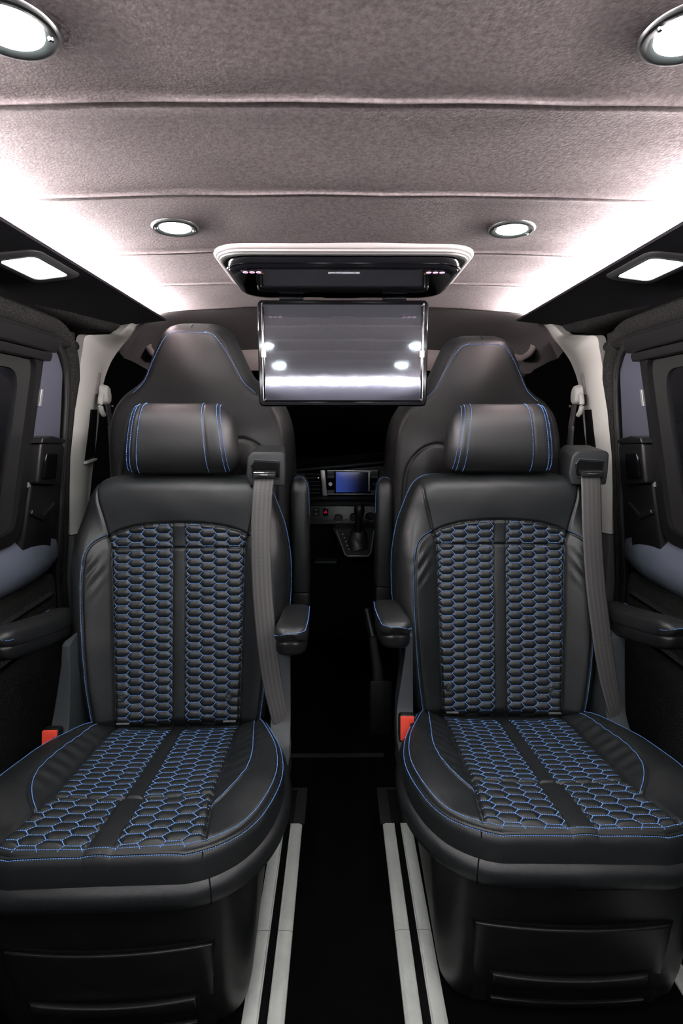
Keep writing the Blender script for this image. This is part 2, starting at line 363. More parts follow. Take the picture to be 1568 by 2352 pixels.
# pelmets along the ceiling with the LED strips tucked on top of their inner edge
for s, side in ((-1, 'left'), (1, 'right')):
    prof = [(.553, 1.4300), (.556, 1.4255), (.60, 1.422), (.66, 1.417), (.72, 1.410), (.77, 1.402), (.803, 1.396), (.81, 1.45), (.63, 1.45), (.60, 1.438), (.575, 1.4325)]
    ys = np.linspace(-.6, 1.735, 24)
    struct(loft('trim_%d' % (1 if s < 0 else 2), [[(s*x, y+(.03*(x-.55)/.25 if y > 1.7 else 0), z) for x, z in prof] for y in ys], M['pelmet']))
    band = [(.800, 1.398), (.786, 1.388), (.786, 1.374), (.80, 1.357), (.812, 1.35), (.84, 1.35), (.84, 1.40)]
    rings = []
    path = [(y, 0, 0) for y in np.linspace(-1.4, 1.50, 12)]
    for y in np.linspace(-1.4, 1.52, 12): rings.append([(s*x, y, z) for x, z in band])
    for a in np.linspace(8, 82, 8):                      # the carpet roll turns down round the door corner
        t = math.radians(a); rings.append([(s*(x+(XW(1.215+math.cos(t)*(.135+(z-1.352)))-.803)*math.sin(t)+(x-.80)*-.5*math.sin(t)), 1.52+math.sin(t)*(.118+(z-1.352)*.8), 1.215+math.cos(t)*(.135+(z-1.352))) for x, z in band])
    for z0 in (1.15, 1.0, .8, .6, .3, .02):
        e0 = np.interp(z0, [.75, .94, 1.06, 1.22], [1.672, 1.652, 1.656, 1.678]); rings.append([(s*(XW(z0)+(x-.80)*.5+.006), e0-.030+(z-1.352)*.75, z0) for x, z in band])
    struct(loft('trim_%d' % (3 if s < 0 else 4), rings, M['carpet']))
    plug = []
    for y, x0, zb in ((1.30, .775, 1.400), (1.42, .765, 1.398), (1.55, .742, 1.392), (1.65, .722, 1.387), (1.705, .708, 1.385), (1.722, .702, 1.392), (1.728, .700, 1.405)):
        plug.append([(s*px, y, pz) for px, pz in ((x0, 1.44), (x0-.004, 1.425), (x0-.002, zb+.012), (x0+.010, zb+.002), (x0+.03, zb), (.815, zb-.004), (.83, zb), (.83, 1.44))])
    struct(loft('trim_%d' % (13 if s < 0 else 14), plug, M['carpet']))
    st = box('led_strip', -.004, .004, -.42, 1.725, -.003, .003, M['strip'], bevel=0)
    st.location = (s*.574, 0, 1.4365); tag(st, 'pinkish white LED strip glowing along the %s edge of the headliner' % side, 'light strip')
struct(prism('trim_12', [(-.455, 1.452), (-.455, 1.425), (-.95, 1.25), (-.95, 1.28)], lambda p: (-.62, p[0], p[1]), lambda p: (.62, p[0], p[1]), M['tail'], None, .004))
st = box('led_strip', -.55, .55, -.004, .004, -.004, .004, M['rearstrip'], bevel=0); st.location = (0, -.435, 1.436)
tag(st, 'white LED strip across the rear of the ceiling, seen mirrored in the screen', 'light strip')

# ------------------------------------------------------------------ sliding doors, one each side
def door(s, n):
    d = link('door_%d' % n, None); struct(d)
    P = lambda off: (lambda p: wp(s, p[0], p[1], off))
    def panel(name, pts, off0, off1, m, bevel=.004, seg=3, parent=d): return prism(name, pts, P(off0), P(off1), m, parent, bevel, seg)
    panel('door_panel', [(-.9, .66), (1.575, .66), (1.588, 1.0), (1.585, 1.27), (1.575, 1.30), (1.55, 1.318), (1.50, 1.325), (-.9, 1.325)], -.02, 0, M['purple'], .006)
    # window frame, glass and blind case
    outer = [(-.85, .79), (1.33, .79), (1.362, .80), (1.374, .83), (1.443, 1.27), (1.440, 1.30), (1.42, 1.306), (-.85, 1.306)]
    inner = [(-.80, .865), (1.265, .865), (1.292, .875), (1.304, .91), (1.348, 1.19), (1.344, 1.225), (1.322, 1.238), (-.80, 1.238)]
    mid = [((a[0]*.55+b[0]*.45), (a[1]*.55+b[1]*.45)) for a, b in zip(outer, inner)]
    def frame(name, A, B, oa, ob, back, m):
        rings = [[wp(s, *p, back) for p in A], [wp(s, *p, oa) for p in A], [wp(s, *p, ob) for p in B], [wp(s, *p, back) for p in B]]
        rr = []
        for r in rings:      # round off the corners of each loop
            r2 = []
            for i in range(len(r)):
                a, b, c = Vector(r[i-1]), Vector(r[i]), Vector(r[(i+1) % len(r)])
                for k in (0, .5, 1):
                    p = b+(a-b).normalized()*min(.008, (a-b).length*.4)*(1-k)**1.0*(1 if k < 1 else 0); q = b+(c-b).normalized()*min(.008, (c-b).length*.4)*k
                    r2.append((p+q-b) if k == .5 else (p if k == 0 else q))
            rr.append([tuple(v) for v in r2])
        o = loft(name, rr+[rr[0]], m, d, cap=False); return o
    frame('window_frame', outer, mid, .020, .026, .0, M['plastic'])
    frame('window_seal', mid, inner, .012, .010, .0, M['rubber'])
    panel('window_pane', inner, .001, .004, M['glass'], 0)
    g = panel('window_sash', [(-.7, .885), (1.26, .885), (1.28, .9), (1.32, 1.19), (1.312, 1.215), (-.7, 1.215)], .004, .006, M['glass'], 0)
    panel('blind_case', [(-.85, 1.292), (1.47, 1.292), (1.482, 1.30), (1.487, 1.325), (1.48, 1.336), (-.85, 1.336)], 0, .040, M['plastic'], .008)
    panel('blind_rail', [(-.85, 1.268), (1.455, 1.268), (1.463, 1.285), (1.458, 1.290), (-.85, 1.290)], 0, .034, M['plastic'], .005)
    for (y, z) in ((1.436, 1.17), (1.400, .955)):
        panel('window_clip', [(y-.006, z-.02), (y+.004, z-.02), (y+.010, z+.024), (y, z+.024)], .004, .022, M['silver'], .001)
    # grip column
    panel('column_base', [(1.44, .74), (1.575, .735), (1.586, .76), (1.590, 1.05), (1.46, 1.05), (1.45, .98)], -.002, .006, M['plastic'], .004)
    col = panel('grip_column', [(1.372, .76), (1.385, .735), (1.50, .728), (1.522, .745), (1.535, .98), (1.535, 1.05), (1.420, 1.05), (1.410, .98)], .0, .024, M['plastic'], .008)
    gl = panel('grip_lip', [(1.395, .862), (1.455, .835), (1.512, .868), (1.510, .878), (1.455, .850), (1.399, .874)], .022, .034, M['plastic'], .003)
    gl.parent = col
    hb = panel('latch_housing', [(1.395, .945), (1.505, .930), (1.523, .945), (1.528, 1.035), (1.515, 1.048), (1.405, 1.053)], .0, .046, M['plastic'], .008)
    pl = panel('latch_pull', [(1.408, .957), (1.470, .948), (1.476, 1.020), (1.418, 1.025)], .044, .056, M['gloss'], .006); pl.parent = hb
    lid = panel('latch_lid', [(1.395, 1.052), (1.515, 1.047), (1.52, 1.058), (1.45, 1.070), (1.400, 1.066)], .0, .052, M['plastic'], .004); lid.parent = hb
    # ledge below the window and the carpeted card
    prof = [(0, .655), (.030, .662), (.048, .685), (.052, .715), (.040, .745), (.020, .772), (0, .79)]
    led = []
    for y in list(np.linspace(-.9, 1.35, 8))+[1.42, 1.48, 1.53, 1.565, 1.582]:
        k = 1 if y < 1.4 else max(.25, 1-((y-1.4)/.2)**2)
        led.append([wp(s, y, .72+(z-.72)*(.55+.45*k)-.0*(y-1.3), o*k) for o, z in prof])
    loft('ledge', led, M['ledge'], d)
    ct = [(-.9, .10), (1.545, .10), (1.56, .14), (1.562, .62), (1.55, .650), (1.52, .662), (-.9, .655)]
    panel('carpet_card', ct, -.02, .020, M['carpet'], .008)
    for k, z in enumerate((.595, .545, .495)):
        tube('card_rib', [wp(s, y, z-.12*(1.5-y)*.25, .020) for y in (-.5, 1.2, 1.50, 1.525)], .0165, M['carpet'], d, 8, .55)
    return d
door(-1, 1); door(1, 2)
def seal(s, n):
    pts = [(-.9, 1.338), (1.46, 1.338), (1.52, 1.330), (1.565, 1.305), (1.598, 1.26), (1.610, 1.19), (1.612, 1.05), (1.614, .8), (1.622, .5), (1.63, .03)]
    c = crom(pts, 6); L = np.concatenate([[0], np.cumsum(np.hypot(*np.diff(c, axis=0).T))]); k = int(L[-1]/.004)
    t = np.linspace(0, L[-1], k); y = np.interp(t, L, c[:, 0]); z = np.interp(t, L, c[:, 1])
    r = [.0135+.0016*(i % 2) for i in range(k)]
    o = tube('trim_%d' % n, [wp(s, a, b, -.004) for a, b in zip(y, z)], r, M['rubber'], None, 10); struct(o)
    tube('lip', [wp(s, a-.017, b-(.012 if a < 1.5 else 0), .006) for a, b in zip(y[::12], z[::12])], .006, M['rubber'], o, 8)
seal(-1, 5); seal(1, 6)

# ------------------------------------------------------------------ pale centre pillars beside the cab
def pillar(s, n):
    A = [(.888, 1.680, .745), (.875, 1.668, .84), (.863, 1.656, .931), (.844, 1.656, 1.068), (.831, 1.661, 1.162), (.817, 1.675, 1.256), (.807, 1.692, 1.33), (.801, 1.706, 1.373), (.777, 1.725, 1.380), (.742, 1.730, 1.382), (.710, 1.730, 1.383), (.693, 1.730, 1.395), (.672, 1.730, 1.413), (.64, 1.73, 1.428)]
    B = [(.885, 1.79, .742), (.874, 1.80, .84), (.863, 1.81, .932), (.844, 1.828, 1.064), (.832, 1.848, 1.183), (.822, 1.868, 1.255), (.800, 1.872, 1.308), (.778, 1.865, 1.336), (.758, 1.855, 1.354), (.739, 1.845, 1.369), (.716, 1.835, 1.386), (.690, 1.815, 1.403), (.655, 1.79, 1.424), (.62, 1.76, 1.436)]
    A = crom(A, 5); B = crom(B, 5); rings = []; ts = np.linspace(0, 1, 13)
    for i in range(len(A)):
        a_, b_ = Vector(A[i]), Vector(B[i]); d_ = (b_-a_); L_ = d_.length; nrm = Vector((-1, -.55, 0)).normalized() if A[i][2] < 1.3 else Vector((-.6, -.8, -.25)).normalized(); r = []
        for t in ts: r.append(a_+d_*t+nrm*min(.014, L_*.12)*(math.sin(PI*min(1, t*1.15))**.8 if t < .87 else 0))
        r.append(b_+Vector((.03, .01, 0))); r.append(a_+Vector((.03, .012, .004)))
        rings.append([(s*p[0], p[1], p[2]) for p in r])
    o = struct(loft('trim_%d' % n, rings, M['beige']))
    prism('lower_trim', [(1.684, .0), (1.88, .0), (1.90, .742), (1.684, .742)], lambda p: wp(s, *p, -.03), lambda p: wp(s, *p, .008), M['dgrey'], o, .004)
    prism('adjuster_slot', [(1.782, 1.20), (1.790, 1.20), (1.796, 1.27), (1.788, 1.27)], lambda p: wp(s, *p, 0), lambda p: wp(s, *p, .0150), M['rim'], o, .001)
    prism('belt_opening', [(1.722, .985), (1.788, .992), (1.788, 1.15), (1.748, 1.15)], lambda p: wp(s, *p, 0), lambda p: wp(s, *p, .0150), M['matt'], o, .001)
    prism('opening_lip', [(1.716, .974), (1.790, .981), (1.790, .989), (1.718, .982)], lambda p: wp(s, *p, 0), lambda p: wp(s, *p, .024), M['beige'], o, .002)
pillar(-1, 7); pillar(1, 8)
for s, side in ((-1, 'left'), (1, 'right')):
    t = thing('front_seat_belt', 'dark seat belt hanging from its pale guide on the %s pillar' % side, 'seat belt', (s*.808, 1.795, 1.186)); t.scale = (1.12, 1.12, 1.12)
    bm = bmesh.new(); ring = [(.0, .030), (.014, .022), (.019, .0), (.015, -.020), (.0, -.028), (-.015, -.020), (-.019, 0), (-.014, .022)]
    o = prism('guide_cover', [(a*1.25, b*1.1+.012) for a, b in ring], lambda p: (-s*.006, p[0]-.006, p[1]), lambda p: (-s*.030, p[0]*.75-.006, p[1]*.85), M['beige'], t, .006, 3)
    pts = [(-s*.016, -.010-.022*math.sin(a), -.012+.030*math.cos(a)) for a in np.linspace(.3, 3.0, 14)]
    tube('guide_ring', [(p[0]-.0, p[1]-.008, p[2]-.005) for p in pts], .0075, M['beige'], t, 8)
    lathe('pivot_bolt', [(0, .004), (.004, .004), (.005, 0), (.005, -.003)], M['chrome'], t, 16, Matrix.Translation((-s*.030, .010, -.022)) @ Matrix.Rotation(-s*PI/2, 4, 'Y'))
    for k in range(3):
        y = -.010+.010*k
        tube('webbing', [(-s*.020, y, -.015), (-s*.024, y+.002, -.08), (-s*.022, y+.004, -.17), (-s*.02, y+.006, -.30)], .006, M['webbing'], t, 8, .55)
    lathe('belt_stop', [(0, .006), (.018, .005), (.021, 0), (.018, -.005), (0, -.006)], M['plastic'], t, 20, Matrix.Translation((-s*.024, .016, -.215)))

# ------------------------------------------------------------------ cab shell
xs = np.linspace(-1, 1, 33); rings = []
for y, zc, wd in ((1.66, 1.485, .76), (1.80, 1.487, .77), (1.95, 1.482, .78), (2.1, 1.472, .78), (2.25, 1.455, .77), (2.38, 1.432, .75), (2.40, 1.428, .74)):
    lo = [(wd*t, y+.24*(max(0, (abs(t)-.66)/.34)**1.3)*(2.45-y)/.8, zc-.03*t*t-.125*max(0, (abs(t)-.60)/.40)**2.0) for t in xs]
    rings.append(lo+[(p[0]*1.03, p[1], p[2]+.03) for p in reversed(lo)])
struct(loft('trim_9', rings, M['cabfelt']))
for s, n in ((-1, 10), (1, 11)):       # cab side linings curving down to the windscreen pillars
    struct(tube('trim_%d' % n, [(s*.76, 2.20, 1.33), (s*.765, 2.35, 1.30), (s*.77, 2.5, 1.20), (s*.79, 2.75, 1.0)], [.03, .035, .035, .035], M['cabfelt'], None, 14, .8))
struct(box('wall_front', -.95, .95, 3.08, 3.12, 0, 1.5, M['matt'], bevel=0))
for s, side in ((-1, 'left'), (1, 'right')):
    struct(prism('wall_cab_'+side, [(1.70, 0), (3.1, 0), (3.1, .90), (1.70, .90)], lambda p: wp(s, *p, -.07), lambda p: wp(s, *p, -.02), M['matt'], None, 0))
bm = bmesh.new(); add_prism(bm, [(-.80, .95), (.80, .95), (.72, 1.42), (-.72, 1.42)], lambda p: (p[0], 3.0-(p[1]-.95)*1.22, p[1]), lambda p: (p[0], 3.006-(p[1]-.95)*1.22, p[1]))
struct(bm_obj('window_1', bm, M['glass'], smooth=False))
def visor(s, label):
    t = thing('sun_visor', label, 'sun visor', (s*.37, 2.385, 1.39))
    prism('visor_panel', rrect(-.30, .30, -.055, .05, .02), lambda p: (p[0], -.015+p[1]*.15, p[1]), lambda p: (p[0], .0+p[1]*.15, p[1]), M['cabfelt2'], t, .004)
    return t
M['cabfelt2'] = mat('visor_cloth', (.13, .11, .107), 1, 0, .1, bump=(300, .2, .002))
v = visor(-1, 'folded up sun visor with a yellow warning label, left of the screen')
lb = box('warning_label', .13, .295, -.0245, -.0235, -.043, -.006, M['white'], v, bevel=0)
box('label_stripe', .13, .295, -.0262, -.0246, -.006, .008, M['yellow'], v, bevel=0)
for k, (x, m_) in enumerate(((.15, 'dgrey'), (.185, 'red'), (.21, 'dgrey'), (.255, 'dgrey'))):
    o = tube('label_symbol', [(x, -.0262, -.026), (x+.008, -.0262, -.016), (x+.020, -.0262, -.020), (x+.024, -.0262, -.030)], .0022, M[m_], lb, 6)
visor(1, 'folded up pinkish sun visor, right of the screen')
for s, side in ((-1, 'left'), (1, 'right')):
    t = thing('grab_handle', 'pale grab handle on the %s cab roof edge, half behind the front seat' % side, 'grab handle', (s*.71, 2.08, 1.375))
    tube('handle_bar', [(0, -.09, .012), (-s*.008, -.07, -.012), (-s*.010, 0, -.020), (-s*.008, .07, -.012), (0, .09, .012)], .012, M['cabfelt2'], t, 10)
    for q in (-1, 1): lathe('handle_cap', [(0, -.008), (.012, -.008), (.016, 0), (.016, .014)], M['cabfelt2'], t, 16, Matrix.Translation((0, q*.09, .012)))

# ------------------------------------------------------------------ ceiling spotlights and side lamps
M['bezel'] = mat('dark_chrome_bezel', (.07, .075, .075), .3, .8)
def spot():
    t = thing('ceiling_spotlight', 'round recessed spotlight', 'ceiling light')
    lathe('bezel', [(.0275, .004), (.0285, -.001), (.034, -.0035), (.040, -.0030), (.0425, .000), (.0425, .004)], M['bezel'], t, 48)
    lathe('lens', [(0, -.0045), (.014, -.004), (.024, -.0015), (.028, .0015), (.0282, .004)], M['lens'], t, 40)
    for k in range(2):
        a = k*PI+.3; lathe('bezel_clip', [(0, -.006), (.0022, -.0055), (.003, -.003)], M['chrome'], t, 10, Matrix.Translation((.0335*math.cos(a), .0335*math.sin(a), 0)))
    return t
SP = [(-.311, 1.034, 'round spotlight in the ceiling left of the screen, just behind the second seam'), (.309, 1.038, 'round spotlight in the ceiling right of the screen'),
      (-.312, .545, 'large glaring round spotlight in the top left corner of the photo'), (.312, .548, 'large glaring round spotlight in the top right corner of the photo'),
      (-.311, .045, 'round spotlight above the viewer on the left, mirrored in the screen'), (.311, .045, 'round spotlight above the viewer on the right, mirrored in the screen')]
s0 = spot()
for i, (x, y, lab) in enumerate(SP):
    o = s0 if i == 0 else copy_tree(s0)
    o.location = (x, y, ceil_z(x, y)-.0005); o.rotation_euler = (0, math.atan(.11*x)*1.0, 0); o['label'] = lab; o['group'] = 'ceiling spotlights'
for s, side in ((-1, 'left'), (1, 'right')):
    t = thing('side_lamp', 'rectangular white courtesy lamp on the dark %s pelmet' % side, 'lamp', (s*.628, 1.135, 1.4175)); t.rotation_euler = (0, s*math.radians(7), 0)
    P = rrect(-.055, .055, -.088, .088, .022); Q = rrect(-.047, .047, -.079, .079, .018); I = rrect(-.036, .036, -.066, .066, .014)
    loft('bezel', [[(x, y, .006) for x, y in P], [(x, y, -.002) for x, y in P], [(x, y, -.007) for x, y in Q], [(x, y, -.005) for x, y in I], [(x, y, .004) for x, y in I]], M['dgrey'], t, cap=False)
    loft('lens', [[(x*.98, y*.99, -.002) for x, y in I], [(x*.9, y*.94, -.0045) for x, y in I]], M['sidelens'], t)

# ------------------------------------------------------------------ flip-down monitor
t = thing('flip_down_monitor', 'flip-down black monitor hanging open from the ceiling with film still on its screen', 'monitor', (0, 1.28, 1.455))
def plate(name, x, y0, y1, r, zs, m, par=t, ins=0):
    return loft(name, [[(px, py, z) for px, py in rrect(-x+i, x-i, y0+i, y1-i, r)] for z, i in zs], m, par)
plate('ceiling_rim', .276, -.155, .165, .065, [(.012, 0), (.000, 0), (-.003, .0015), (-.004, .004), (-.004, .0055), (-.0075, .006), (-.0085, .0085), (-.0085, .010)], M['rim'])
plate('rim_inset', .265, -.144, .154, .056, [(-.004, 0), (-.0115, .0005), (-.013, .003), (-.012, .010), (-.006, .020)], M['dgrey'])
hs = plate('housing', .252, -.130, .150, .055, [(-.004, 0), (-.022, .002), (-.030, .006), (-.033, .012), (-.033, .020)], M['gloss'])
bm = bmesh.new(); P = rrect(-.251, .251, -.129, .149, .054, 8); add_tube(bm, [(x, y, -.0245) for x, y in P]+[(P[0][0], P[0][1], -.0245)], .0012, 6); bm_obj('trim_line', bm, M['chrome'], hs)
box('latch', -.034, .034, -.095, -.089, -.0355, -.0325, M['chrome'], t, .001)
for s in (-1, 1):
    o = box('infrared_window', s*.195-.023, s*.195+.023, -.106, -.092, -.0345, -.0325, M['gloss'], t, .001)
    for k in range(3):
        lathe('pink_led', [(0, -.002), (.005, -.0015), (.006, .0003)], M['ir'], o, 16, Matrix.Translation((s*.195+(k-1)*.014, -.099, -.0345)))
    box('service_mark', s*.178-.005, s*.178+.005, -.084, -.083, -.0338, -.0328, M['yellow'], t, 0)
# the hanging screen: hinge at the far edge, its lower edge tipped slightly towards the viewer
sc = thing('tmp', 'x', 'x'); sc.name = 'screen_panel'
for k in ('label', 'category'): del sc[k]
sc.parent = t; sc.location = (0, .112, -.045); sc.rotation_euler = (math.radians(-1.25), 0, 0)
def fr(name, A, m, ys, par): return loft(name, [[(x, y, z) for x, z in rrect(*A[i])] for i, y in ys], m, par)
RO = (-.2165, .2165, -.262, .0, .012); RI = (-.2000, .2000, -.247, -.010, .004); RM = (-.206, .206, -.2535, -.004, .006)
loft('screen_frame', [[(x, y, z) for x, z in rrect(*R_)] for R_, y in ((RO, .016), (RO, -.004), ((-.2135, .2135, -.259, -.003, .010), -.009), (RM, -.009), ((-.204, .204, -.2515, -.006, .005), -.006), (RI, -.004), (RI, .002))], M['gloss'], sc, cap=False)
box('back_cover', -.216, .216, .010, .020, -.261, -.002, M['gloss'], sc, .004)
bm = bmesh.new(); nx, nz = 60, 36; g = [[bm.verts.new((-.201+.402*i/nx, -.0015, -.248+.239*j/nz)) for i in range(nx+1)] for j in range(nz+1)]
for j in range(nz):
    for i in range(nx): bm.faces.new((g[j][i], g[j][i+1], g[j+1][i+1], g[j+1][i]))
bm_obj('display', bm, M['film'], sc)
bm = bmesh.new(); P = rrect(-.2045, .2045, -.252, -.005, .006); add_tube(bm, [(x, -.0092, z) for x, z in P]+[(P[0][0], -.0092, P[0][1])], .0010, 6); bm_obj('frame_highlight_trim', bm, M['chrome'], sc)
for s in (-1, 1):
    box('film_tab', s*.2015-.006, s*.2015+.006, -.0105, -.0095, -.140, -.124, M['tape'], sc, 0)
    tube('hinge', [(s*.10, .004, .006), (s*.16, .004, .006)], .012, M['gloss'], t).parent = sc
    for k in range(6): lathe('side_button', [(0, -.003), (.0018, -.0025), (.002, 0)], M['chrome'], sc, 10, Matrix.Translation((s*.2115, -.009, -.075-.028*k)) @ Matrix.Rotation(-PI/2, 4, 'X') @ Matrix.Translation((0, 0, 0)) @ Matrix.Rotation(PI, 4, 'X'))

# ------------------------------------------------------------------ floor rails
def rail(x, side):
    t = thing('seat_rail', '', 'floor rail', (x, 0, 0), 0, 'aluminium seat rails')
    for s in (-1, 1):
        prof = [(.0085, 0), (.0085, .0075), (.0105, .0085), (.0125, .0065), (.0150, .0075), (.0325, .0075), (.0345, .0060), (.0395, .0035), (.0405, 0)]
        for a, b in ((-1.2, .9785), (.9805, 1.291)):
            o = loft('rail_cover', [[(s*px, y, pz) for px, pz in prof] for y in (a, b)], M['alu'], t)
    box('slot', -.0085, .0085, -1.2, 1.295, .0005, .003, M['matt'], t, 0)
    e = box('end_cap', -.047, .047, 1.292, 1.44, .0, .006, M['plasticgrey2'], t, .003); box('end_cap_insert', -.0165, .0165, 1.292, 1.425, .004, .008, M['plastic'], e, .001)
    return t
M['plasticgrey2'] = mat('dull_black_plastic', (.016, .016, .016), .7, 0, .25)
rail(-.154, 'l')['label'] = 'pale aluminium double floor rail beside the left seat, along the aisle'
rail(.151, 'r')['label'] = 'pale aluminium double floor rail beside the right seat, along the aisle'
rail(.70, 'r')['label'] = 'aluminium floor rail on the far side of the right seat, end at bottom edge'
t = tag(box('floor_strip', -.175, .14, 1.592, 1.612, 0, .004, M['plasticgrey2'], None, .002), 'thin dark strip across the aisle floor behind the rails', 'floor strip')
t = thing('handbrake', 'upright black handbrake lever beside the right front seat base', 'handbrake', (.135, 1.76, 0))
prism('bracket', [(-.045, 0), (.045, 0), (.045, .16), (-.02, .20)], lambda p: (-.035, p[0], p[1]), lambda p: (.045, p[0], p[1]), M['plastic'], t, .01)
tube('lever', [(.0, 0, .10), (-.004, .01, .22), (-.022, .05, .34), (-.038, .11, .41)], [.022, .019, .014, .013], M['plasticgrey2'], t)
tube('grip', [(-.020, .045, .335), (-.040, .115, .415)], [.017, .015], M['plastic'], t)

# ================================================================== the two rear-facing captain seats
SB, CB = math.sin(math.radians(12)), math.cos(math.radians(12)); SC, CC = math.sin(math.radians(8)), math.cos(math.radians(8))
mirror = lambda P: [(-a, b) for a, b in P]
# --- backrest outline and seams (half widths against height along the backrest)
BO = [(.205, -.03), (.222, 0), (.236, .05), (.248, .11), (.262, .18), (.276, .26), (.283, .34), (.283, .42), (.277, .47), (.266, .52), (.250, .565), (.236, .60), (.222, .625), (.200, .642), (.17, .648)]
B_LOOP = [tuple(p) for p in crom(BO, 4)]; B_LOOP = B_LOOP+[(0, .650)]
B_EDGE = mirror(B_LOOP)+B_LOOP[::-1]
YOKE = [(-.182, .487), (-.15, .503), (-.09, .516), (0, .521), (.09, .516), (.15, .503), (.182, .487)]           # arched top of the quilting
DIAG = [(.182, .487), (.192, .53), (.205, .58), (.215, .645)]                                                   # yoke / bolster seam
QE = [(.160, -.03), (.158, .03), (.162, .12), (.166, .25), (.170, .40), (.172, .455), (.178, .475), (.182, .487)]  # quilt edge
BST = [(.182, .490), (.207, .476), (.223, .457), (.231, .425), (.234, .37), (.233, .30), (.229, .22), (.222, .12), (.212, .04), (.203, -.02)]
def qe_b(V): return np.interp(V, [p[1] for p in QE], [p[0] for p in QE])
def yoke_v(U): c = crom(YOKE, 6); return np.interp(U, c[:, 0], c[:, 1])
HBAR = .456; SW = .0165
B1 = dict(u0=-SW-.0235-3*.035, P=.035); 
def quilt(U, V, v0, P, Q, a, b, A, qe):
    hl = hex_h(-np.abs(U), V, -SW-.0235*P/.035-3*P, v0, P, Q, a, b, A)
    return hl
def h_back(U, V):
    U = np.asarray(U, dtype=float); V = np.asarray(V, dtype=float); aU = np.abs(U); w_ = np.interp(V, *list(zip(*[(p[1], p[0]) for p in B_LOOP[:-1]])))
    q = qe_b(V); d = polydist(aU, V, [p for p in B_LOOP]); r = .046
    t = np.clip(d/r, 0, 1); h = -r*(1-np.sqrt(1-(1-t)**2))
    low = 1-sstep(V, .42, .56)
    h += .030*low*np.sin(np.clip((aU-q)/(.285-q), 0, 1)*PI*.80)**1.0*(aU > q)
    h += .004*np.cos(np.clip(U/.2, -1, 1)*PI/2)*sstep(V, .47, .56)+.012*sstep(V, .44, .60)*np.exp(-((V-.60)/.08)**2)
    h -= .008*low*(1-(np.clip(aU/q, 0, 1))**2)
    inq = (aU < q) & (V < yoke_v(U)) & (aU > SW)
    hx = quilt(U, V, .0105, .035, .022, HA, HB, .0042, q); h += np.where(inq, hx, 0)
    h += np.where((aU <= SW) & (V < yoke_v(U)), .0022*np.sqrt(np.clip(1-(aU/SW)**2, 0, 1)), 0)
    h += groove(np.abs(aU-SW)+10*(V > yoke_v(U)), .0025, .0022)
    h += groove(np.abs(aU-q)+10*(V > .488), .006, .004)
    h += groove(np.abs(V-yoke_v(U))+10*(aU > .184), .006, .004)
    h += groove(np.abs(V-HBAR)+10*(aU > q), .0055, .0030)
    h += groove(polydist(aU, V, DIAG), .005, .0035)+groove(polydist(aU, V, crom(BST, 3)), .004, .003)
    # soft creases fanning from the shoulder seam
    h += .0018*np.sin((V*1.0+aU*1.4)*150)*np.exp(-((aU-.215)/.025)**2-((V-.40)/.055)**2)
    h += .0006*np.sin(U*37+V*11)*np.sin(V*41)
    h -= .03*(1-sstep(V, -.03, .02))
    return h
back = Pad(BO, -.03, .648, h_back, (0, 0, .335), (0, SB, CB), (0, -CB, SB), 281, 330)
def c_back(u, v):
    a = np.abs(u); q = qe_b(v); yv = yoke_v(u); c = np.zeros(u.shape, dtype=int)
    inn = (a < q) & (v < yv)
    c[inn & (a <= SW) & (v < HBAR)] = 1; c[inn & (a <= SW) & (v >= HBAR)] = 2
    c[inn & (a > SW) & (u < 0) & (v < HBAR)] = 3; c[inn & (a > SW) & (u > 0) & (v < HBAR)] = 4
    c[inn & (a > SW) & (u < 0) & (v >= HBAR)] = 5; c[inn & (a > SW) & (u > 0) & (v >= HBAR)] = 6
    bx = np.interp(v, [p[1] for p in BST[::-1]], [p[0] for p in BST[::-1]])
    ib = (a >= q) & (a < bx) & (v < .488); c[ib & (u < 0)] = 7; c[ib & (u > 0)] = 8
    return c
# --- seat cushion
CO = [(.200, -.03), (.214, 0), (.230, .05), (.245, .095), (.262, .145), (.275, .195), (.283, .255), (.283, .31), (.275, .355), (.263, .39), (.248, .418), (.226, .446), (.200, .466), (.17, .480), (.14, .486)]
C_LOOP = [tuple(p) for p in crom(CO, 4)]; C_LOOP = C_LOOP+[(0, .489)]
CQ = [(.158, -.03), (.158, .0), (.158, .20), (.157, .32), (.160, .36), (.166, .42), (.172, .49)]
CST = [(.200, -.02), (.206, .04), (.214, .12), (.222, .20), (.220, .26), (.208, .305), (.186, .345), (.161, .375)]
CBAR = .325; CW1, CW2 = .0165, .022
def qe_c(V): return np.interp(V, [p[1] for p in CQ], [p[0] for p in CQ])
def cw(V): return np.where(V > CBAR, CW2, CW1)
def c_hex(U, V):
    lo = hex_h(-np.abs(U), V, -CW1-.0235-3*.035, .012, .035, .0215, HA, HB, .0030)
    hi = hex_h(-np.abs(U), V, -CW2-.025-3*.037, .339, .037, .027, .026, .011, .0040)
    return np.where(V > CBAR, hi, lo)
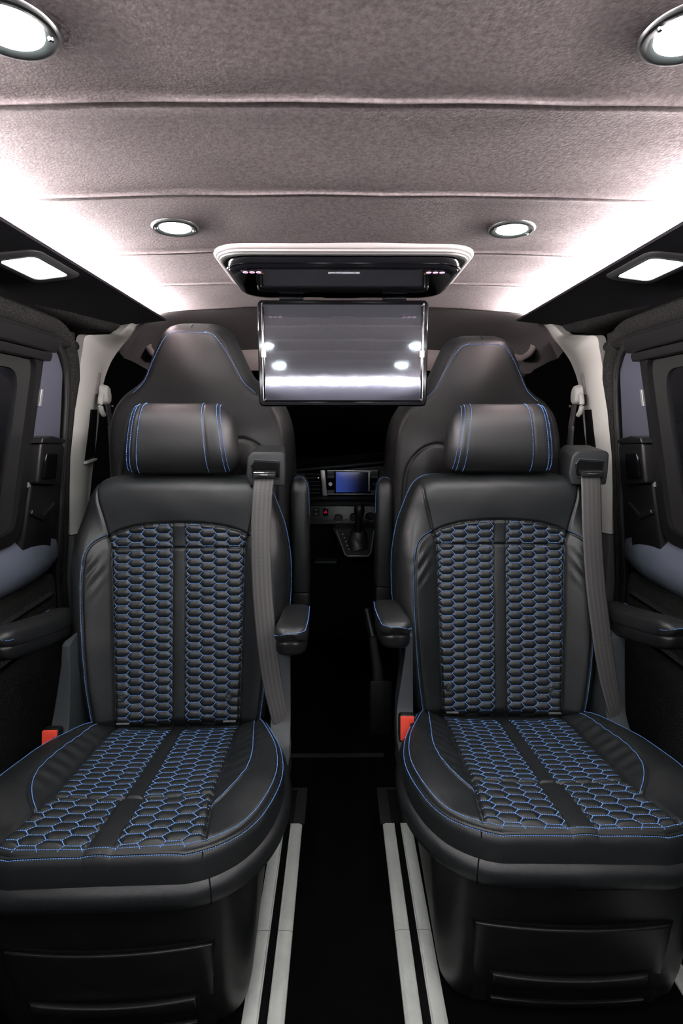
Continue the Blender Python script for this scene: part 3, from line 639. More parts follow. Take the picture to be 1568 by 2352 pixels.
def h_cush(U, V):
    U = np.asarray(U, dtype=float); V = np.asarray(V, dtype=float); aU = np.abs(U); q = qe_c(V); r = .013
    d = polydist(aU, V, C_LOOP); t = np.clip(d/r, 0, 1); h = -r*.8*(1-np.sqrt(1-(1-t)**2))
    fr_ = 1-sstep(V, .30, .47)
    h += .030*fr_*np.sin(np.clip((aU-q)/(.30-q), 0, 1)*PI*.75)*(aU > q)
    h -= .006*(1-(np.clip(aU/q, 0, 1))**2)
    h -= .012*(1-sstep(V, -.03, .05)); h += .006*np.exp(-((V-.40)/.07)**2)+.006*sstep(V, .40, .47)
    inq = (aU < q) & (aU > cw(V)); fe = 1-sstep(V, .471, .479); h += np.where(inq, c_hex(U, V)*fe, 0)
    W_ = cw(V); h += np.where(aU <= W_, .0025*np.sqrt(np.clip(1-(aU/W_)**2, 0, 1)), 0)
    h += fe*(groove(np.abs(aU-W_), .0026, .0022)+groove(np.abs(aU-q), .006, .0042))+groove(np.abs(V-CBAR)+10*(aU > q), .0055, .0032)
    h += groove(polydist(aU, V, crom(CST, 3)), .0045, .0032)
    h += .0016*np.sin(V*170+aU*40)*np.exp(-((aU-.195)/.03)**2)*sstep(V, .02, .1)*(1-sstep(V, .25, .36))
    h += .0009*np.sin(U*31+V*17)*np.sin(V*37-U*9)
    return h
cush = Pad(CO, -.03, .486, h_cush, (0, 0, .335), (0, -CC, SC), (0, SC, CC), 285, 258)
def c_cush(u, v):
    a = np.abs(u); q = qe_c(v); w_ = cw(v); c = np.zeros(u.shape, dtype=int); inn = a < q; f = v > CBAR
    c[inn & (a <= w_) & ~f] = 1; c[inn & (a <= w_) & f] = 2
    c[inn & (a > w_) & (u < 0) & ~f] = 3; c[inn & (a > w_) & (u > 0) & ~f] = 4; c[inn & (a > w_) & (u < 0) & f] = 5; c[inn & (a > w_) & (u > 0) & f] = 6
    bx = np.interp(v, [p[1] for p in CST], [p[0] for p in CST]); ib = (a >= q) & (a < bx) & (v < .375); c[ib & (u < 0)] = 7; c[ib & (u > 0)] = 8; c[(c == 0) & (u > 0)] = 9
    return c
NAMES = lambda body: {0: (body, M['leather'], None), 9: (body, M['leather'], None), 1: ('centre_strip', M['perf'], None), 2: ('centre_strip', M['perf'], None), 3: ('quilted_panel', M['leather'], None), 4: ('quilted_panel', M['leather'], None),
         5: ('quilted_panel', M['leather'], None), 6: ('quilted_panel', M['leather'], None), 7: ('side_bolster', M['perf'], None), 8: ('side_bolster', M['perf'], None)}
def loop_idx(pad, cond):
    i = [k for k in range(len(pad.loop)) if cond(*pad.loop[k])]
    return i
def headrest(par):
    # horizontal roll cushion, its ends rounded over; local frame at its centre
    n = 56; U = np.concatenate([np.linspace(-.150, -.118, 14), np.linspace(-.114, .114, 70), np.linspace(.118, .150, 14)])
    def scale(u):
        e = np.clip((abs(u)-.095)/.055, 0, 1); return np.sqrt(np.clip(1-e**2.6, .0, 1))*.985+.015*(e < 1)
    seamU = [-.117, -.098, .080, .117]
    def pt(u, a, off=0.):
        k = scale(u); g = 1
        for s_ in (-.120, -.103, .075, .116): g -= .022*math.exp(-((u-s_)/.0026)**2)
        sq = lambda c, p: math.copysign(abs(c)**p, c)
        y = -(.062*k*g+off)*sq(math.cos(a), .82); z = (.088*k**.62*g+off)*sq(math.sin(a), .80)
        return (u, y-.008*math.cos(a)*(z < 0)*0, z)
    u0_ = pt
    def pt(u, a, off=0.):
        p = u0_(u, a, off); return (p[0]*(1-.10*p[2]/.088), p[1], p[2])
    rings = [[pt(u, 2*PI*k/n) for k in range(n)] for u in U]
    o = loft('headrest', rings, M['leathersmooth'], par)
    segs = []
    for u in (-.1245, -.1155, -.098, .0705, .1115, .1205):
        A = np.linspace(-1.25, 1.45, 50); P = np.array([pt(u, a, .0003) for a in A]); e = 1e-3
        N_ = np.array([np.cross(np.array(pt(u, a+e))-pt(u, a-e), (1, 0, 0)) for a in A]); N_ *= np.sign((N_*P).sum(1))[:, None]
        segs.append(dashes3(P, N_/np.linalg.norm(N_, axis=1)[:, None], .0040, .7))
    stitch_mesh('headrest_stitching', cat(*segs), M['stitch'], o, .0013)
    for s in (-1, 1): tube('headrest_post', [(s*.07, .035, -.05), (s*.07, .045, -.12)], .007, M['chrome'], o, 12)
    return o
def armrest(par, x, inner):
    """padded rest running forward from its pivot beside the backrest"""
    rings = []
    for y, k, z in ((.075, .50, .590), (.070, .80, .592), (.05, .95, .596), (.0, 1, .603), (-.10, 1, .622), (-.18, .98, .640), (-.225, .93, .650), (-.245, .82, .653), (-.256, .62, .654), (-.260, .35, .654)):
        r = []
        for a in np.linspace(0, 2*PI, 36, endpoint=False):
            c, s = math.cos(a), math.sin(a); px = math.copysign(abs(c)**.55, c)*.036*min(1, k*1.08); pz = math.copysign(abs(s)**.6, s)*.0255*k
            r.append((x+px, y+(0 if s > 0 else .012*s*(y < -.2)*-1), z+pz))
        rings.append(r)
    o = loft('armrest', rings, M['leathersmooth'], par)
    # moulded underside shell
    rings = []
    for y, k, z in ((.06, .6, .568), (.0, 1, .574), (-.10, 1, .593), (-.18, 1, .612), (-.222, .97, .622), (-.240, .86, .626), (-.250, .68, .629), (-.255, .40, .631)):
        rings.append([(x+math.copysign(abs(math.cos(a))**.6, math.cos(a))*.035*k, y, z+math.copysign(abs(math.sin(a))**.7, math.sin(a))*.022*k) for a in np.linspace(0, 2*PI, 28, endpoint=False)])
    loft('armrest_shell', rings, M['plastic'], o)
    def rest_pt(px, y):
        z = np.interp(-y, [0, .10, .18, .225, .245, .256, .26], [.603, .622, .640, .650, .653, .654, .654]); k = np.interp(-y, [0, .10, .18, .225, .245, .256, .26], [1, 1, .98, .93, .82, .62, .35])
        return z, k
    # piped seam round the top edge
    P, N_ = [], []
    side = -1 if x > 0 else 1
    for y in np.linspace(.04, -.225, 16):
        z, k = rest_pt(0, y); P.append((x-side*.0350*k, y, z+.0150*k)); N_.append((-side*.8, 0, .6))
    for t in np.linspace(.15, 1, 9)*PI*.92:
        z, k = rest_pt(0, -.235); c_ = math.cos(t); P.append((x-side*.0345*math.copysign(abs(c_)**.7, c_), -.227-.0325*abs(math.sin(t))**.75, .654+.0115-.012*max(0, -c_))); N_.append((-side*math.cos(t)*.5, -math.sin(t), .5))
    sg = dashes3(P, N_, .0038, .72, .0010); stitch_mesh('armrest_stitching', sg, M['stitch'], o, .0013)
    lathe('pivot_cover', [(0, .0), (.024, .0), (.028, .006), (.028, .02)], M['plastic'], o, 28, Matrix.Translation((x+.034*side, .045, .585)) @ Matrix.Rotation(side*PI/2, 4, 'Y') @ Matrix.Rotation(PI, 4, 'X'))
    return o
def captain_seat():
    t = thing('captain_seat', '', 'seat', (0, 0, 0), 0, 'rear facing captain seats')
    sk = [(0, 0), (.004, .010), (.007, .022), (.007, .040), (.004, .062), (-.004, .085), (-.02, .105), (-.05, .118)]
    ob = back.build(c_back, NAMES('backrest'), t, sk, ('backrest_rear', M['leather']))
    sk2 = [(0, 0), (.0025, -.0015), (.0045, .001), (.0035, .004), (.0062, .006), (.0085, .018), (.0095, .042), (.006, .072), (-.004, .088), (-.03, .095)]
    oc = cush.build(c_cush, NAMES('outer_bolster'), t, sk2, ('seat_cushion', M['leather']))
    # --- quilting threads
    def ins_b(lo, hi, sgn):
        def f(u, v):
            q = float(qe_b(v)); return lo < v < min(hi, float(yoke_v(u))-.003) and SW+.0015 < sgn*u < q-.003
        return f
    def quilt_st(pad, obj, u0, v0, P, Q, a, b, ins, mirror_):
        if mirror_: arr = hex_lines(u0, v0, P, Q, a, b, lambda u, v: ins(-u, v)); arr[:, 0] *= -1; arr[:, 2] *= -1
        else: arr = hex_lines(u0, v0, P, Q, a, b, ins)
        stitch_mesh('quilt_stitching', hex_stitches(pad, arr), M['stitch'], obj, .0015)
    ub = -SW-.0235-3*.035
    quilt_st(back, ob[3], ub, .0105, .035, .022, HA, HB, ins_b(.004, HBAR-.003, -1), False)
    quilt_st(back, ob[4], ub, .0105, .035, .022, HA, HB, ins_b(.004, HBAR-.003, 1), True)
    quilt_st(back, ob[5], ub, .0105, .035, .022, HA, HB, ins_b(HBAR+.003, .6, -1), False)
    quilt_st(back, ob[6], ub, .0105, .035, .022, HA, HB, ins_b(HBAR+.003, .6, 1), True)
    def ins_c(lo, hi, sgn): return lambda u, v: lo < v < hi and float(cw(v))+.0015 < sgn*u < float(qe_c(v))-.003
    u1, u2 = -CW1-.0235-3*.035, -CW2-.025-3*.037
    quilt_st(cush, oc[3], u1, .012, .035, .0215, HA, HB, ins_c(.0, CBAR-.003, -1), False)
    quilt_st(cush, oc[4], u1, .012, .035, .0215, HA, HB, ins_c(.0, CBAR-.003, 1), True)
    quilt_st(cush, oc[5], u2, .339, .037, .027, .026, .011, ins_c(CBAR+.003, .484, -1), False)
    quilt_st(cush, oc[6], u2, .339, .037, .027, .026, .011, ins_c(CBAR+.003, .484, 1), True)
    # --- seam threads
    for s in (-1, 1):
        f = lambda L: [(s*a, b) for a, b in L]
        stitch_mesh('seam_stitching', line_stitches(back, f(BST), -s*-.0045), M['stitch'], ob[0], .0013)
        stitch_mesh('seam_stitching', line_stitches(cush, f(CST), -s*-.0045), M['stitch'], oc[0 if s < 0 else 9], .0015)
    # double stitched piping round the cushion edge
    n = len(cush.loop); idx = [k for k in range(n) if cush.loop[k][1] > .0]
    # order the loop from the right rear corner round the front to the left rear corner
    ang = [math.atan2(cush.loop[k][0], cush.loop[k][1]-.05) for k in idx]; idx = [k for _, k in sorted(zip(ang, idx))]
    for oo, dd, nm in ((-.0065, 0, 'top'), (.0058, .0022, 'side')):
        if nm == 'top':
            L, o = cush.loop[idx], cush.out[idx]; U_ = L[:, 0]-o[:, 0]*.0055; V_ = np.minimum(L[:, 1]-o[:, 1]*.0055, .4828); P, N_ = cush.surf(U_, V_)
        else: P, N_ = cush.edge(idx, oo, dd)
        stitch_mesh('edge_stitching', dashes3(P, N_, .0040, .72, .0006), M['stitch'], oc['shell'], .0014)
    nb = len(back.loop)
    for s in (-1, 1):
        for dd in (.030, .036) if s < 0 else (.030, .036):
            idx = sorted([k for k in range(nb) if back.loop[k][0]*s > .16 and .05 < back.loop[k][1]], key=lambda k: back.loop[k][1])
            P, N_ = back.edge(idx, .0075, dd); stitch_mesh('side_stitching', dashes3(P, N_, .0040, .7, .0004), M['stitch'], ob['shell'], .0013)
    for (u, v) in ((-.143, .075), (.130, .068)):
        P, n_ = back.surf(np.array([u]), np.array([v])); q = Vector(n_[0]).to_track_quat('Z', 'Y').to_matrix().to_4x4()
        lathe('button', [(0, .0032), (.004, .003), (.0055, .002), (.0075, .0035), (.0085, .002), (.0088, -.004)], M['plasticgrey'], t, 28, Matrix.Translation(Vector(P[0])+Vector(n_[0])*.0035) @ q)
    for u in (-.135, .135): box('isofix_marker', u-.016, u+.016, -.012, -.008, .346, .349, M['silver'], t, 0)
    # cushion-front corner seams
    for s in (-1, 1):
        idx = [k for k in range(n) if abs(cush.loop[k][0]-s*.172) < .004 and cush.loop[k][1] > .4]
        P = [cush.edge([idx[len(idx)//2]], oo, dd)[0][0] for oo, dd in ((.0056, .003), (.0066, .012), (.0076, .030), (.0046, .055), (-.005, .067))]
        tube('corner_seam', P, .0012, M['matt'], oc['shell'], 6)
    # headrest
    hd = headrest(t); hd.location = (.004, .170, 1.062); hd.rotation_euler = (math.radians(-7), 0, 0); hd.scale = (.985, 1.05, 1.07)
    # armrests
    for x_, sd in ((-.306, False), (.306, True)): armrest(t, x_, sd).location = (0, .046, .002)
    # --- leather-grained roll round the seat base, swept along the cushion outline
    prof = [(-.04, .292), (-.005, .293), (.010, .300), (.020, .313), (.024, .327), (.021, .340), (.012, .350), (-.002, .354), (-.03, .350)]
    L = [(a, b) for a, b in C_LOOP if b > .02]; full = L+[(0, .489)]+mirror(L)[::-1]; seen = set(); path = []
    for p in full:
        kx = (round(p[0], 4), round(p[1], 4))
        if kx not in seen: seen.add(kx); path.append(p)
    path = np.array(path); tt = np.gradient(path, axis=0); oo = np.stack([tt[:, 1], -tt[:, 0]], 1); oo /= np.linalg.norm(oo, axis=1)[:, None]
    if (oo*(path-path.mean(0))).sum() < 0: oo = -oo
    loft('base_roll', [[(p[0]+o[0]*a, -(p[1]+o[1]*a)*1.0, z) for a, z in prof] for p, o in zip(path, oo)], M['plasticgrey3'], t)
    for s in (-1, 1):
        i = int(np.argmin(np.abs(path[:, 0]-s*.175)+np.where(path[:, 1] < .4, 9, 0))); p, o = path[i], oo[i]
        tube('roll_joint', [(p[0]+o[0]*a-s*.0, -(p[1]+o[1]*a), z) for a, z in ((-.004, .2925), (.0105, .2995), (.0205, .3125), (.0245, .327), (.0215, .3405), (.0125, .3505), (-.001, .3545))], .0012, M['matt'], t, 6)
    # --- pedestal, tapering towards the floor, with a curved front
    def ped(z, hw, yf, bul, r): 
        o = []
        for u, v in rrect(-hw, hw, yf, .20, r, 8):
            k = 1-(u/hw)**2 if hw else 0
            o.append((u, v-(bul*k if v < yf+r*.5 else 0), z))
        return o
    loft('pedestal', [ped(.0, .206, -.428, .012, .030), ped(.010, .218, -.444, .013, .040), ped(.03, .228, -.452, .014, .045), ped(.07, .236, -.457, .015, .050), ped(.12, .242, -.459, .016, .052), ped(.20, .248, -.461, .017, .055), ped(.27, .252, -.463, .018, .058), ped(.30, .254, -.463, .018, .058)], M['plastic'], t)
    # drawer in the pedestal front
    fy = lambda z, u: -(np.interp(z, [.0, .015, .05, .12, .20, .27], [.428, .4455, .4545, .459, .461, .463])+np.interp(z, [0, .27], [.012, .018])*(1-(u/.25)**2))
    def front_panel(name, x0, x1, z0, z1, sag, off0, off1, m_, par, r=.006):
        us = np.linspace(x0, x1, 20); rings = []
        lo = [(u, z0-sag*(1-((u-(x0+x1)/2)/((x1-x0)/2))**2)) for u in us]; hi = [(u, z1-sag*(1-((u-(x0+x1)/2)/((x1-x0)/2))**2)) for u in us]; pts = lo+hi[::-1]
        cx, cz = (x0+x1)/2, (z0+z1)/2
        sh = lambda p, k: (cx+(p[0]-cx)*(1-k/abs(x1-x0)*2), cz+(p[1]-cz)*(1-k/abs(z1-z0)*2))
        rr = []
        for o_, k in ((off0, 0), (off1-.003, 0), (off1-.001, .0015), (off1, .005)):
            rr.append([(q[0], fy(q[1], q[0])-o_, q[1]) for q in (sh(p, k) for p in pts)])
        # close with a strip cap
        V = [v for r_ in rr for v in r_]; n_ = len(pts); F_ = [[i*n_+j, i*n_+(j+1) % n_, (i+1)*n_+(j+1) % n_, (i+1)*n_+j] for i in range(3) for j in range(n_)]
        k = len(us)
        for j in range(k-1): F_.append([3*n_+j, 3*n_+j+1, 3*n_+n_-2-j, 3*n_+n_-1-j])
        bm_ = bmesh.new(); vs = [bm_.verts.new(v) for v in V]; [bm_.faces.new([vs[i] for i in f_]) for f_ in F_]
        return bm_obj(name, bm_, m_, par)
    front_panel('drawer_gap', -.183, .183, .004, .210, .006, -.004, .0012, M['matt'], t)
    dr = front_panel('drawer', -.178, .178, .008, .205, .006, -.002, .006, M['plastic'], t)
    front_panel('handle_recess', -.148, .150, .020, .096, .008, .0, .0068, M['matt'], dr)
    front_panel('handle', -.142, .144, .072, .096, .008, .004, .0110, M['plastic'], dr)
    front_panel('handle_sill', -.142, .144, .014, .038, .008, .004, .0120, M['plastic'], dr)
    # --- grained side shields climbing to the armrest pivots
    sh = [(-.02, .565), (.035, .580), (.085, .56), (.095, .34), (.085, .22), (-.10, .262), (-.24, .298), (-.33, .312), (-.33, .322), (-.20, .328), (-.115, .330), (-.075, .355), (-.050, .40)]
    for s in (-1, 1):
        f0 = lambda p: (s*(.246+.030*min(1, max(0, (p[1]-.32)/.2))*0+(.030 if p[0] < -.12 else .012+.02*(p[1] < .4))-.012), p[0], p[1])
        f1 = lambda p: (s*((.283 if s > 0 else .278-.026*sstep(p[1], .33, .56))+(.012 if -.35 < p[0] < .0 else 0)), p[0], p[1])
        prism('side_shield', [tuple(q) for q in crom(sh+[sh[0]], 3)[:-1]], lambda p: (s*.245, p[0], p[1]), f1, M['plasticgrey'], t, .006, 3)
    # --- buckle on the outer left side
    b = prism('buckle', rrect(-.020, .020, -.045, .045, .008), lambda p: (p[0], .012, p[1]), lambda p: (p[0], -.012, p[1]), M['plastic'], t, .004)
    b.rotation_euler = (math.radians(-12), 0, 0); b.location = (-.266, -.100, .348)
    rb = prism('release_button', [(-.017, -.018), (.017, -.018), (.017, -.010), (.006, -.006), (.006, .022), (.017, .026), (.017, .040), (-.017, .040)], lambda p: (p[0], -.008, p[1]+.002), lambda p: (p[0], -.0175, p[1]+.002), M['red'], b, .002)
    box('buckle_slot', .007, .016, -.014, -.0125, -.002, .024, M['chrome'], b, 0)
    # --- shoulder belt guide, latch and webbing
    g = [(-.038, -.03), (.038, -.03), (.040, .0), (.040, .050), (.034, .058), (-.030, .058), (-.042, .045), (-.046, 0)]
    g = [(a*1.2, b*1.02) for a, b in g]; M['guide'] = mat('guide_plastic', (.018, .020, .021), .45, 0, .45, bump=(1200, .15, .001, 'v')); gd = prism('belt_guide', g, lambda p: (p[0]*.9+.234, .215, p[1]+.985), lambda p: (p[0]+.234, .112, p[1]+.972), M['guide'], t, .006, 3)
    prism('guide_slot', [(-.030, -.012), (.030, -.012), (.031, .026), (-.026, .030), (-.033, .018)], lambda p: (p[0]*1.1+.232, .12, p[1]+.976), lambda p: (p[0]*1.1+.232, .1105, p[1]+.976), M['matt'], gd, .001)
    rr_ = [(a*1.15+.232, .1105, b*1.15+.976) for a, b in [(-.030, -.012), (.030, -.012), (.031, .026), (-.026, .030), (-.033, .018)]]; tube('slot_rim', rr_+[rr_[0]], .0022, M['plasticgrey'], gd, 8)
    cl = [((.229, .140, .992), .023), ((.229, .104, .975), .0245), ((.227, .090, .955), .0255), ((.224, .074, .92), .0255), ((.221, .050, .84), .025), ((.222, .030, .76), .0245), ((.226, .010, .68), .0245), ((.233, -.010, .60), .0245), ((.242, -.028, .52), .024), ((.253, -.043, .45), .023), ((.266, -.055, .39), .021), ((.276, -.062, .345), .018), ((.280, -.078, .305), .016), ((.278, -.100, .284), .015)]
    C3 = crom([c for c, _ in cl], 6); Wd = np.interp(np.linspace(0, 1, len(C3)), np.linspace(0, 1, len(cl)), [w_ for _, w_ in cl]); V, UVs, F_ = [], [], []
    acc = 0; nk = 12
    for i, p in enumerate(C3):
        if i: acc += np.linalg.norm(C3[i]-C3[i-1])
        tw = .45*sstep(i/len(C3), .55, 1.0)
        for k in range(nk+1):
            x = (k/nk-.5)*2*Wd[i]; V.append((p[0]+x*math.cos(tw), p[1]-.0018*(1-(k/nk*2-1)**2)+x*math.sin(tw)*.9, p[2])); UVs.append((k/nk, acc))
    for i in range(len(C3)-1):
        for k in range(nk): a = i*(nk+1)+k; F_.append([a, a+1, a+nk+2, a+nk+1])
    wb = mesh_obj('belt_webbing', V, F_, M['webbing'], t, uv=UVs); md = wb.modifiers.new('thickness', 'SOLIDIFY'); md.thickness = .0014
    tg = prism('latch_plate', rrect(-.029, .029, -.007, .007, .004), lambda p: (p[0]+.229, .106, p[1]+.978), lambda p: (p[0]+.229, .084, p[1]+.971), M['plastic'], t, .003)
    box('latch_tongue', .215, .239, .078, .0845, .972, .975, M['chrome'], tg, .001); tube('latch_bar', [(.203, .084, .980), (.255, .084, .980)], .0016, M['chrome'], tg, 8)
    box('belt_anchor', .258, .284, -.115, -.085, .292, .304, M['plasticgrey'], t, .003)
    return t
M['plasticgrey3'] = mat('grained_base_vinyl', (.010, .011, .012), .34, 0, .5, bump=(1500, .25, .001, 'v'))
seatL = captain_seat()
seatR = copy_tree(seatL)
seatL.location = (-.428, 1.245, 0); seatL.rotation_euler = (0, 0, math.radians(2)); seatL['label'] = 'left black leather captain seat with blue honeycomb stitching, belt hanging on its aisle side'
seatR.location = (.425, 1.285, 0); seatR.rotation_euler = (0, 0, math.radians(-1.2)); seatR['label'] = 'right black leather captain seat with blue honeycomb stitching, red buckle on its aisle side'

# ================================================================== the two cab seats, seen from behind
FO = [(.262, -.42), (.268, -.30), (.272, -.15), (.275, 0), (.274, .09), (.266, .155), (.250, .205), (.222, .242), (.185, .268), (.155, .295), (.138, .325), (.122, .36), (.108, .392), (.094, .420), (.074, .442), (.05, .450)]
F_LOOP = [tuple(p) for p in crom(FO, 4)]+[(0, .4515)]
F_ARC = [(.085, .105), (.125, .122), (.160, .118), (.190, .102), (.215, .075), (.232, .035), (.240, -.05), (.242, -.25)]
F_ARC2 = [(.030, -.42), (.05, -.2), (.06, -.05), (.075, .05), (.10, .115)]
def h_front(U, V):
    U = np.asarray(U, dtype=float); V = np.asarray(V, dtype=float); aU = np.abs(U); r = .026
    d = polydist(aU, V, F_LOOP); t = np.clip(d/r, 0, 1); h = -r*.7*(1-np.sqrt(1-(1-t)**2))
    h += .022*np.exp(-((V-.33)/.10)**2)*np.exp(-(aU/.10)**2)
    h += .016*np.exp(-((aU-.175)/.06)**2)*(1-sstep(V, .04, .16))
    h += groove(polydist(aU, V, crom(F_ARC, 4)), .006, .004)
    return h
fpad = Pad(FO, -.42, .450, h_front, (0, 0, .935), (0, -math.sin(math.radians(1)), math.cos(math.radians(1))), (0, -math.cos(math.radians(1)), -math.sin(math.radians(1))), 113, 175)
def cab_seat():
    t = thing('cab_seat', '', 'seat', (0, 0, 0), 0, 'forward facing cab seats')
    sk = [(0, 0), (.002, .004), (.006, .012), (.013, .030), (.020, .055), (.022, .085), (.016, .115), (-.01, .135), (-.05, .142)]
    ob = fpad.build(lambda u, v: np.zeros(u.shape, dtype=int), {0: ('backrest', M['cableather'], None)}, t, sk, ('backrest_front', M['leather']))
    n = len(fpad.loop); idx = [k for k in range(n) if fpad.loop[k][1] > .262]
    idx = sorted(idx, key=lambda k: (math.atan2(fpad.loop[k][0], fpad.loop[k][1]+.12)))
    L, o = fpad.loop[idx], fpad.out[idx]
    ins = .006+.010*sstep(L[:, 1], .33, .44); P, N_ = fpad.surf(L[:, 0]-o[:, 0]*ins, np.minimum(L[:, 1]-o[:, 1]*ins, .437)); stitch_mesh('seam_stitching', dashes3(P, N_, .0052, .7, .0010), M['stitch'], ob[0], .0017)
    tube('cap_seam', [fpad.edge([int(np.argmin(np.abs(fpad.loop[:, 0])+np.where(fpad.loop[:, 1] < .4, 9, 0)))], oo, dd)[0][0] for oo, dd in ((.001, .001), (.0065, .012), (.0125, .030), (.0165, .055))], .0013, M['matt'], ob['shell'], 6)
    loft('seat_cushion', [[(x, y, z) for x, y in rrect(-.25+i, .25-i, .13, .50-i, .07)] for z, i in ((.38, .01), (.40, 0), (.47, 0), (.50, .01), (.515, .03))], M['leather'], t)
    loft('seat_base', [[(x, y, z) for x, y in rrect(-.20, .20, .10, .44, .05)] for z in (.0, .2, .38)], M['plasticgrey2'], t)
    return t
def cab_armrest(par, s, zc, x):
    rings = []
    for z, k, dy in ((-.20, .75, 0), (-.195, .93, 0), (-.17, 1, 0), (0, 1, 0), (.12, 1, 0), (.150, .92, .004), (.168, .70, .010), (.176, .40, .016)):
        rings.append([(x+math.copysign(abs(math.cos(a))**.55, math.cos(a))*.030*k, .04+dy+math.copysign(abs(math.sin(a))**.55, math.sin(a))*.042*k, zc+z) for a in np.linspace(0, 2*PI, 32, endpoint=False)])
    o = loft('folded_armrest', rings, M['leather'], par)
    box('armrest_hinge', x-.026, x+.026, .005, .080, zc-.275, zc-.198, M['plastic'], o, .008)
    P = []; N_ = []
    for z, k in ((.06, 1), (.10, 1), (.135, .97), (.158, .82), (.172, .55), (.178, .2), (.178, -.2), (.172, -.55)):
        P.append((x+s*.030*k, .004, zc+z)); N_.append((s*.5*k, -.7, .3))
    stitch_mesh('armrest_stitching', dashes3(P, N_, .005, .7, .001), M['stitch'], o, .0015)
M['cableather'] = mat('cab_seat_leather', (.0105, .0100, .0100), .5, 0, .4, bump=(700, .12, .001, 'v'))
cs = cab_seat(); cs2 = copy_tree(cs)
cs.location = (-.447, 1.62, 0); cs['label'] = 'left cab seat, plain black back with tall integral headrest, top brushed by light'
cs2.location = (.443, 1.71, -.020); cs2['label'] = 'right cab seat, plain black back with integral headrest, standing a little lower'
for c in cs2.children:
    if c.name.startswith('seat_base'): c.location = (0, 0, .020)
cab_armrest(cs, 1, .762, .313); cab_armrest(cs2, -1, .752+.020, -.301)

# ================================================================== dashboard
t = thing('dashboard', 'dark dashboard across the front of the cab, seen between the cab seats', 'dashboard', (0, 2.30, 0))
pr = [(-.01, .905), (-.03, .93), (.06, .945), (.25, .93), (.45, .90), (.45, .66), (.05, .66), (.03, .755), (.03, .80), (.03, .885)]
loft('dash_body', [[(x, y, z+(.045*((x+.2)/.5) if z > .86 and x > -.25 else 0)*(1 if x < .35 else 1.2)) for y, z in pr] for x in np.linspace(-.82, .82, 30)], M['plastic'], t)
tube('dash_ridge', [(x, -.025, .905+.04*(x+.2)/.45) for x in np.linspace(-.26, .36, 12)], .011, M['plasticgrey'], t, 10, .6)
loft('dash_shelf', [[(x, y, z) for y, z in ((-.035, .772), (-.045, .780), (-.035, .789), (.03, .790), (.03, .770))] for x in (-.40, -.15, .40)], M['leathersmooth'], t)
P = [(x, -.043, .7855) for x in np.linspace(-.14, .2, 8)]; stitch_mesh('shelf_stitching', dashes3(P, [(0, -.5, .8)]*8, .006, .6, .0005), M['plasticgrey'], t, .0012)
v = prism('air_vent', [(-.158, .80), (-.162, .88), (-.148, .897), (-.09, .897), (-.086, .80), (-.10, .792), (-.145, .792)], lambda p: (p[0], .01, p[1]), lambda p: (p[0], -.012, p[1]), M['matt'], t, .003)
for k in range(6): box('vent_slat', -.152, -.092, -.022, -.008, .803+k*.0165, .8065+k*.0165, M['plasticgrey'], v, .001)
box('vent_tab', -.107, -.095, -.027, -.018, .868, .874, M['chrome'], v, .001)
prism('trim_strip', [(-.090, .905), (-.070, .905), (-.060, .793), (-.080, .793)], lambda p: (p[0], .0, p[1]), lambda p: (p[0], -.022, p[1]), M['silver'], t, .002)
inf = thing('tmp', 'x', 'x'); inf.name = 'infotainment_unit'
for k in ('label', 'category'): del inf[k]
inf.parent = t; inf.location = (0, 0, 0)
M['navidisp'] = M['navi']
prism('fascia', rrect(-.064, .166, .797, .906, .006), lambda p: (p[0], .0, p[1]), lambda p: (p[0], -.020, p[1]), M['gloss'], inf, .002)
box('display', -.022, .118, -.022, -.019, .808, .897, M['navi'], inf, .001)
for z0, z1 in ((.9005, .9055), (.798, .802)): box('chrome_strip', -.060, .162, -.024, -.018, z0, z1, M['silver'], inf, .001)
for x0 in (-.060, .132):
    for z0, z1 in ((.886, .900), (.870, .884), (.803, .818)): box('unit_button', x0, x0+.030, -.0235, -.018, z0, z1, M['plasticgrey'], inf, .001)
    lathe('unit_knob', [(0, .010), (.008, .010), (.010, .006), (.0105, 0)], M['chrome'], inf, 24, Matrix.Translation((x0+.014, -.020, .845)) @ Matrix.Rotation(PI/2, 4, 'X'))
box('scroll_strip', .120, .127, -.0235, -.019, .812, .895, M['silver'], inf, .001)
cl = prism('climate_panel', rrect(-.150, .22, .665, .745, .008), lambda p: (p[0], .04, p[1]), lambda p: (p[0], -.012-(.745-p[1])*.15, p[1]), M['plastic'], t, .003)
box('panel_line', -.13, .20, -.026, -.020, .684, .687, M['plasticgrey'], cl, .001)
for x, z in ((-.012, .693), (.058, .697), (.128, .701)):
    k = lathe('climate_knob', [(0, .010), (.014, .010), (.0165, .006), (.018, 0)], M['plastic'], cl, 28, Matrix.Translation((x, -.020, z)) @ Matrix.Rotation(PI/2, 4, 'X'))
    bm = bmesh.new(); add_tube(bm, [(x+.0195*math.cos(a), -.024, z+.0195*math.sin(a)) for a in np.linspace(0, 2*PI, 29)], .0013, 6); bm_obj('knob_ring', bm, M['chrome'], k)
hz = box('hazard_switch', -.078, -.056, -.024, -.012, .703, .738, M['gloss'], cl, .002)
bm = bmesh.new()
tri = [Vector((-.0725, -.0255, .717)), Vector((-.0615, -.0255, .717)), Vector((-.067, -.0255, .727))]; add_tube(bm, tri+[tri[0]], .0014, 6); bm_obj('hazard_triangle', bm, M['hazard'], hz)
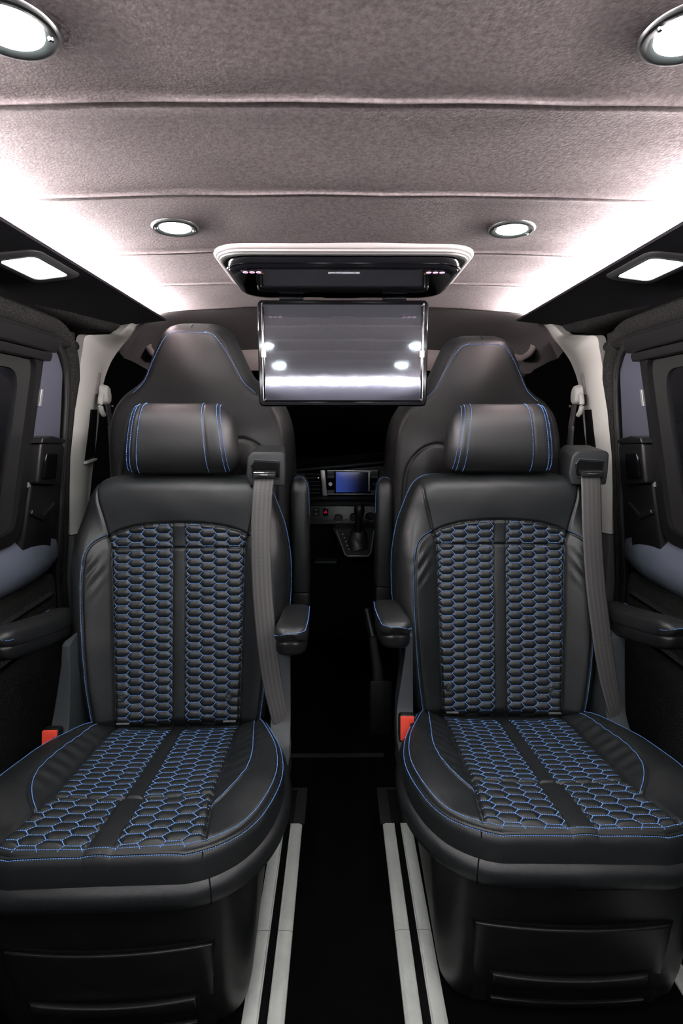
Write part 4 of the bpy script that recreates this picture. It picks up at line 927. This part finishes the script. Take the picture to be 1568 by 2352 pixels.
for z in (.722, .704): 
    b = box('switch', -.127, -.094, -.023, -.012, z, z+.016, M['plasticgrey2'], cl, .001); box('switch_mark', -.114, -.104, -.0236, -.0225, z+.007, z+.009, M['white'], b, 0)
bm = bmesh.new(); [add_box(bm, .02+k*.022, .030+k*.022, -.0145, -.0125, .738, .741) for k in range(4)]
for k in range(4): box('switch_mark', .01+k*.024, .022+k*.024, -.0145, -.0115, .737, .7395, M['silver'], cl, 0)
bm.free()
box('lower_dash', -.40, .40, .03, .12, .10, .66, M['matt'], t, .01)
box('tray_edge', -.118, -.020, -.03, .03, .488, .498, M['plasticgrey'], t, .003)
# gear console
t = thing('gear_console', 'black automatic gear lever on its console below the dashboard screen', 'gear lever', (.055, 2.13, 0))
f = prism('console', [(-.092, .672), (.092, .672), (.070, .585), (.055, .570), (-.030, .570), (-.045, .585)], lambda p: (p[0], -.075+(p[1]-.57)*.95, p[1]), lambda p: (p[0]*.9+.004, .14, p[1]-.0), M['plasticgrey2'], t, .006)
bm = bmesh.new(); ring = [(-.074, .664), (-.040, .583), (-.030, .577), (.054, .577), (.064, .587), (.082, .664)]
add_tube(bm, [(a, -.082+(b-.57)*.95, b) for a, b in ring], .0028, 8); bm_obj('console_trim', bm, M['silver'], t)
for k in range(5): box('gate_mark', -.050+k*.006, -.046+k*.006, -.081+(.652-k*.013-.57)*.95, -.079+(.652-k*.013-.57)*.95, .650-k*.013, .653-k*.013, M['white'], f, 0)
loft('boot', [[(.016+math.cos(a)*r*1.1, -.02+math.sin(a)*r*.9, z+.012*math.sin(a*2+z*60)) for a in np.linspace(0, 2*PI, 24, endpoint=False)] for z, r in ((.590, .046), (.61, .044), (.635, .036), (.660, .026), (.685, .019))], M['leathersmooth'], t)
tube('lever', [(.014, -.03, .67), (.016, -.04, .73), (.018, -.045, .745)], [.017, .015, .015], M['plastic'], t, 16)
lathe('knob', [(0, .062), (.010, .061), (.018, .054), (.0215, .042), (.021, .025), (.017, .006), (.012, 0)], M['gloss2'] if 'gloss2' in M else M['plastic'], t, 28, Matrix.Translation((.018, -.045, .725)))
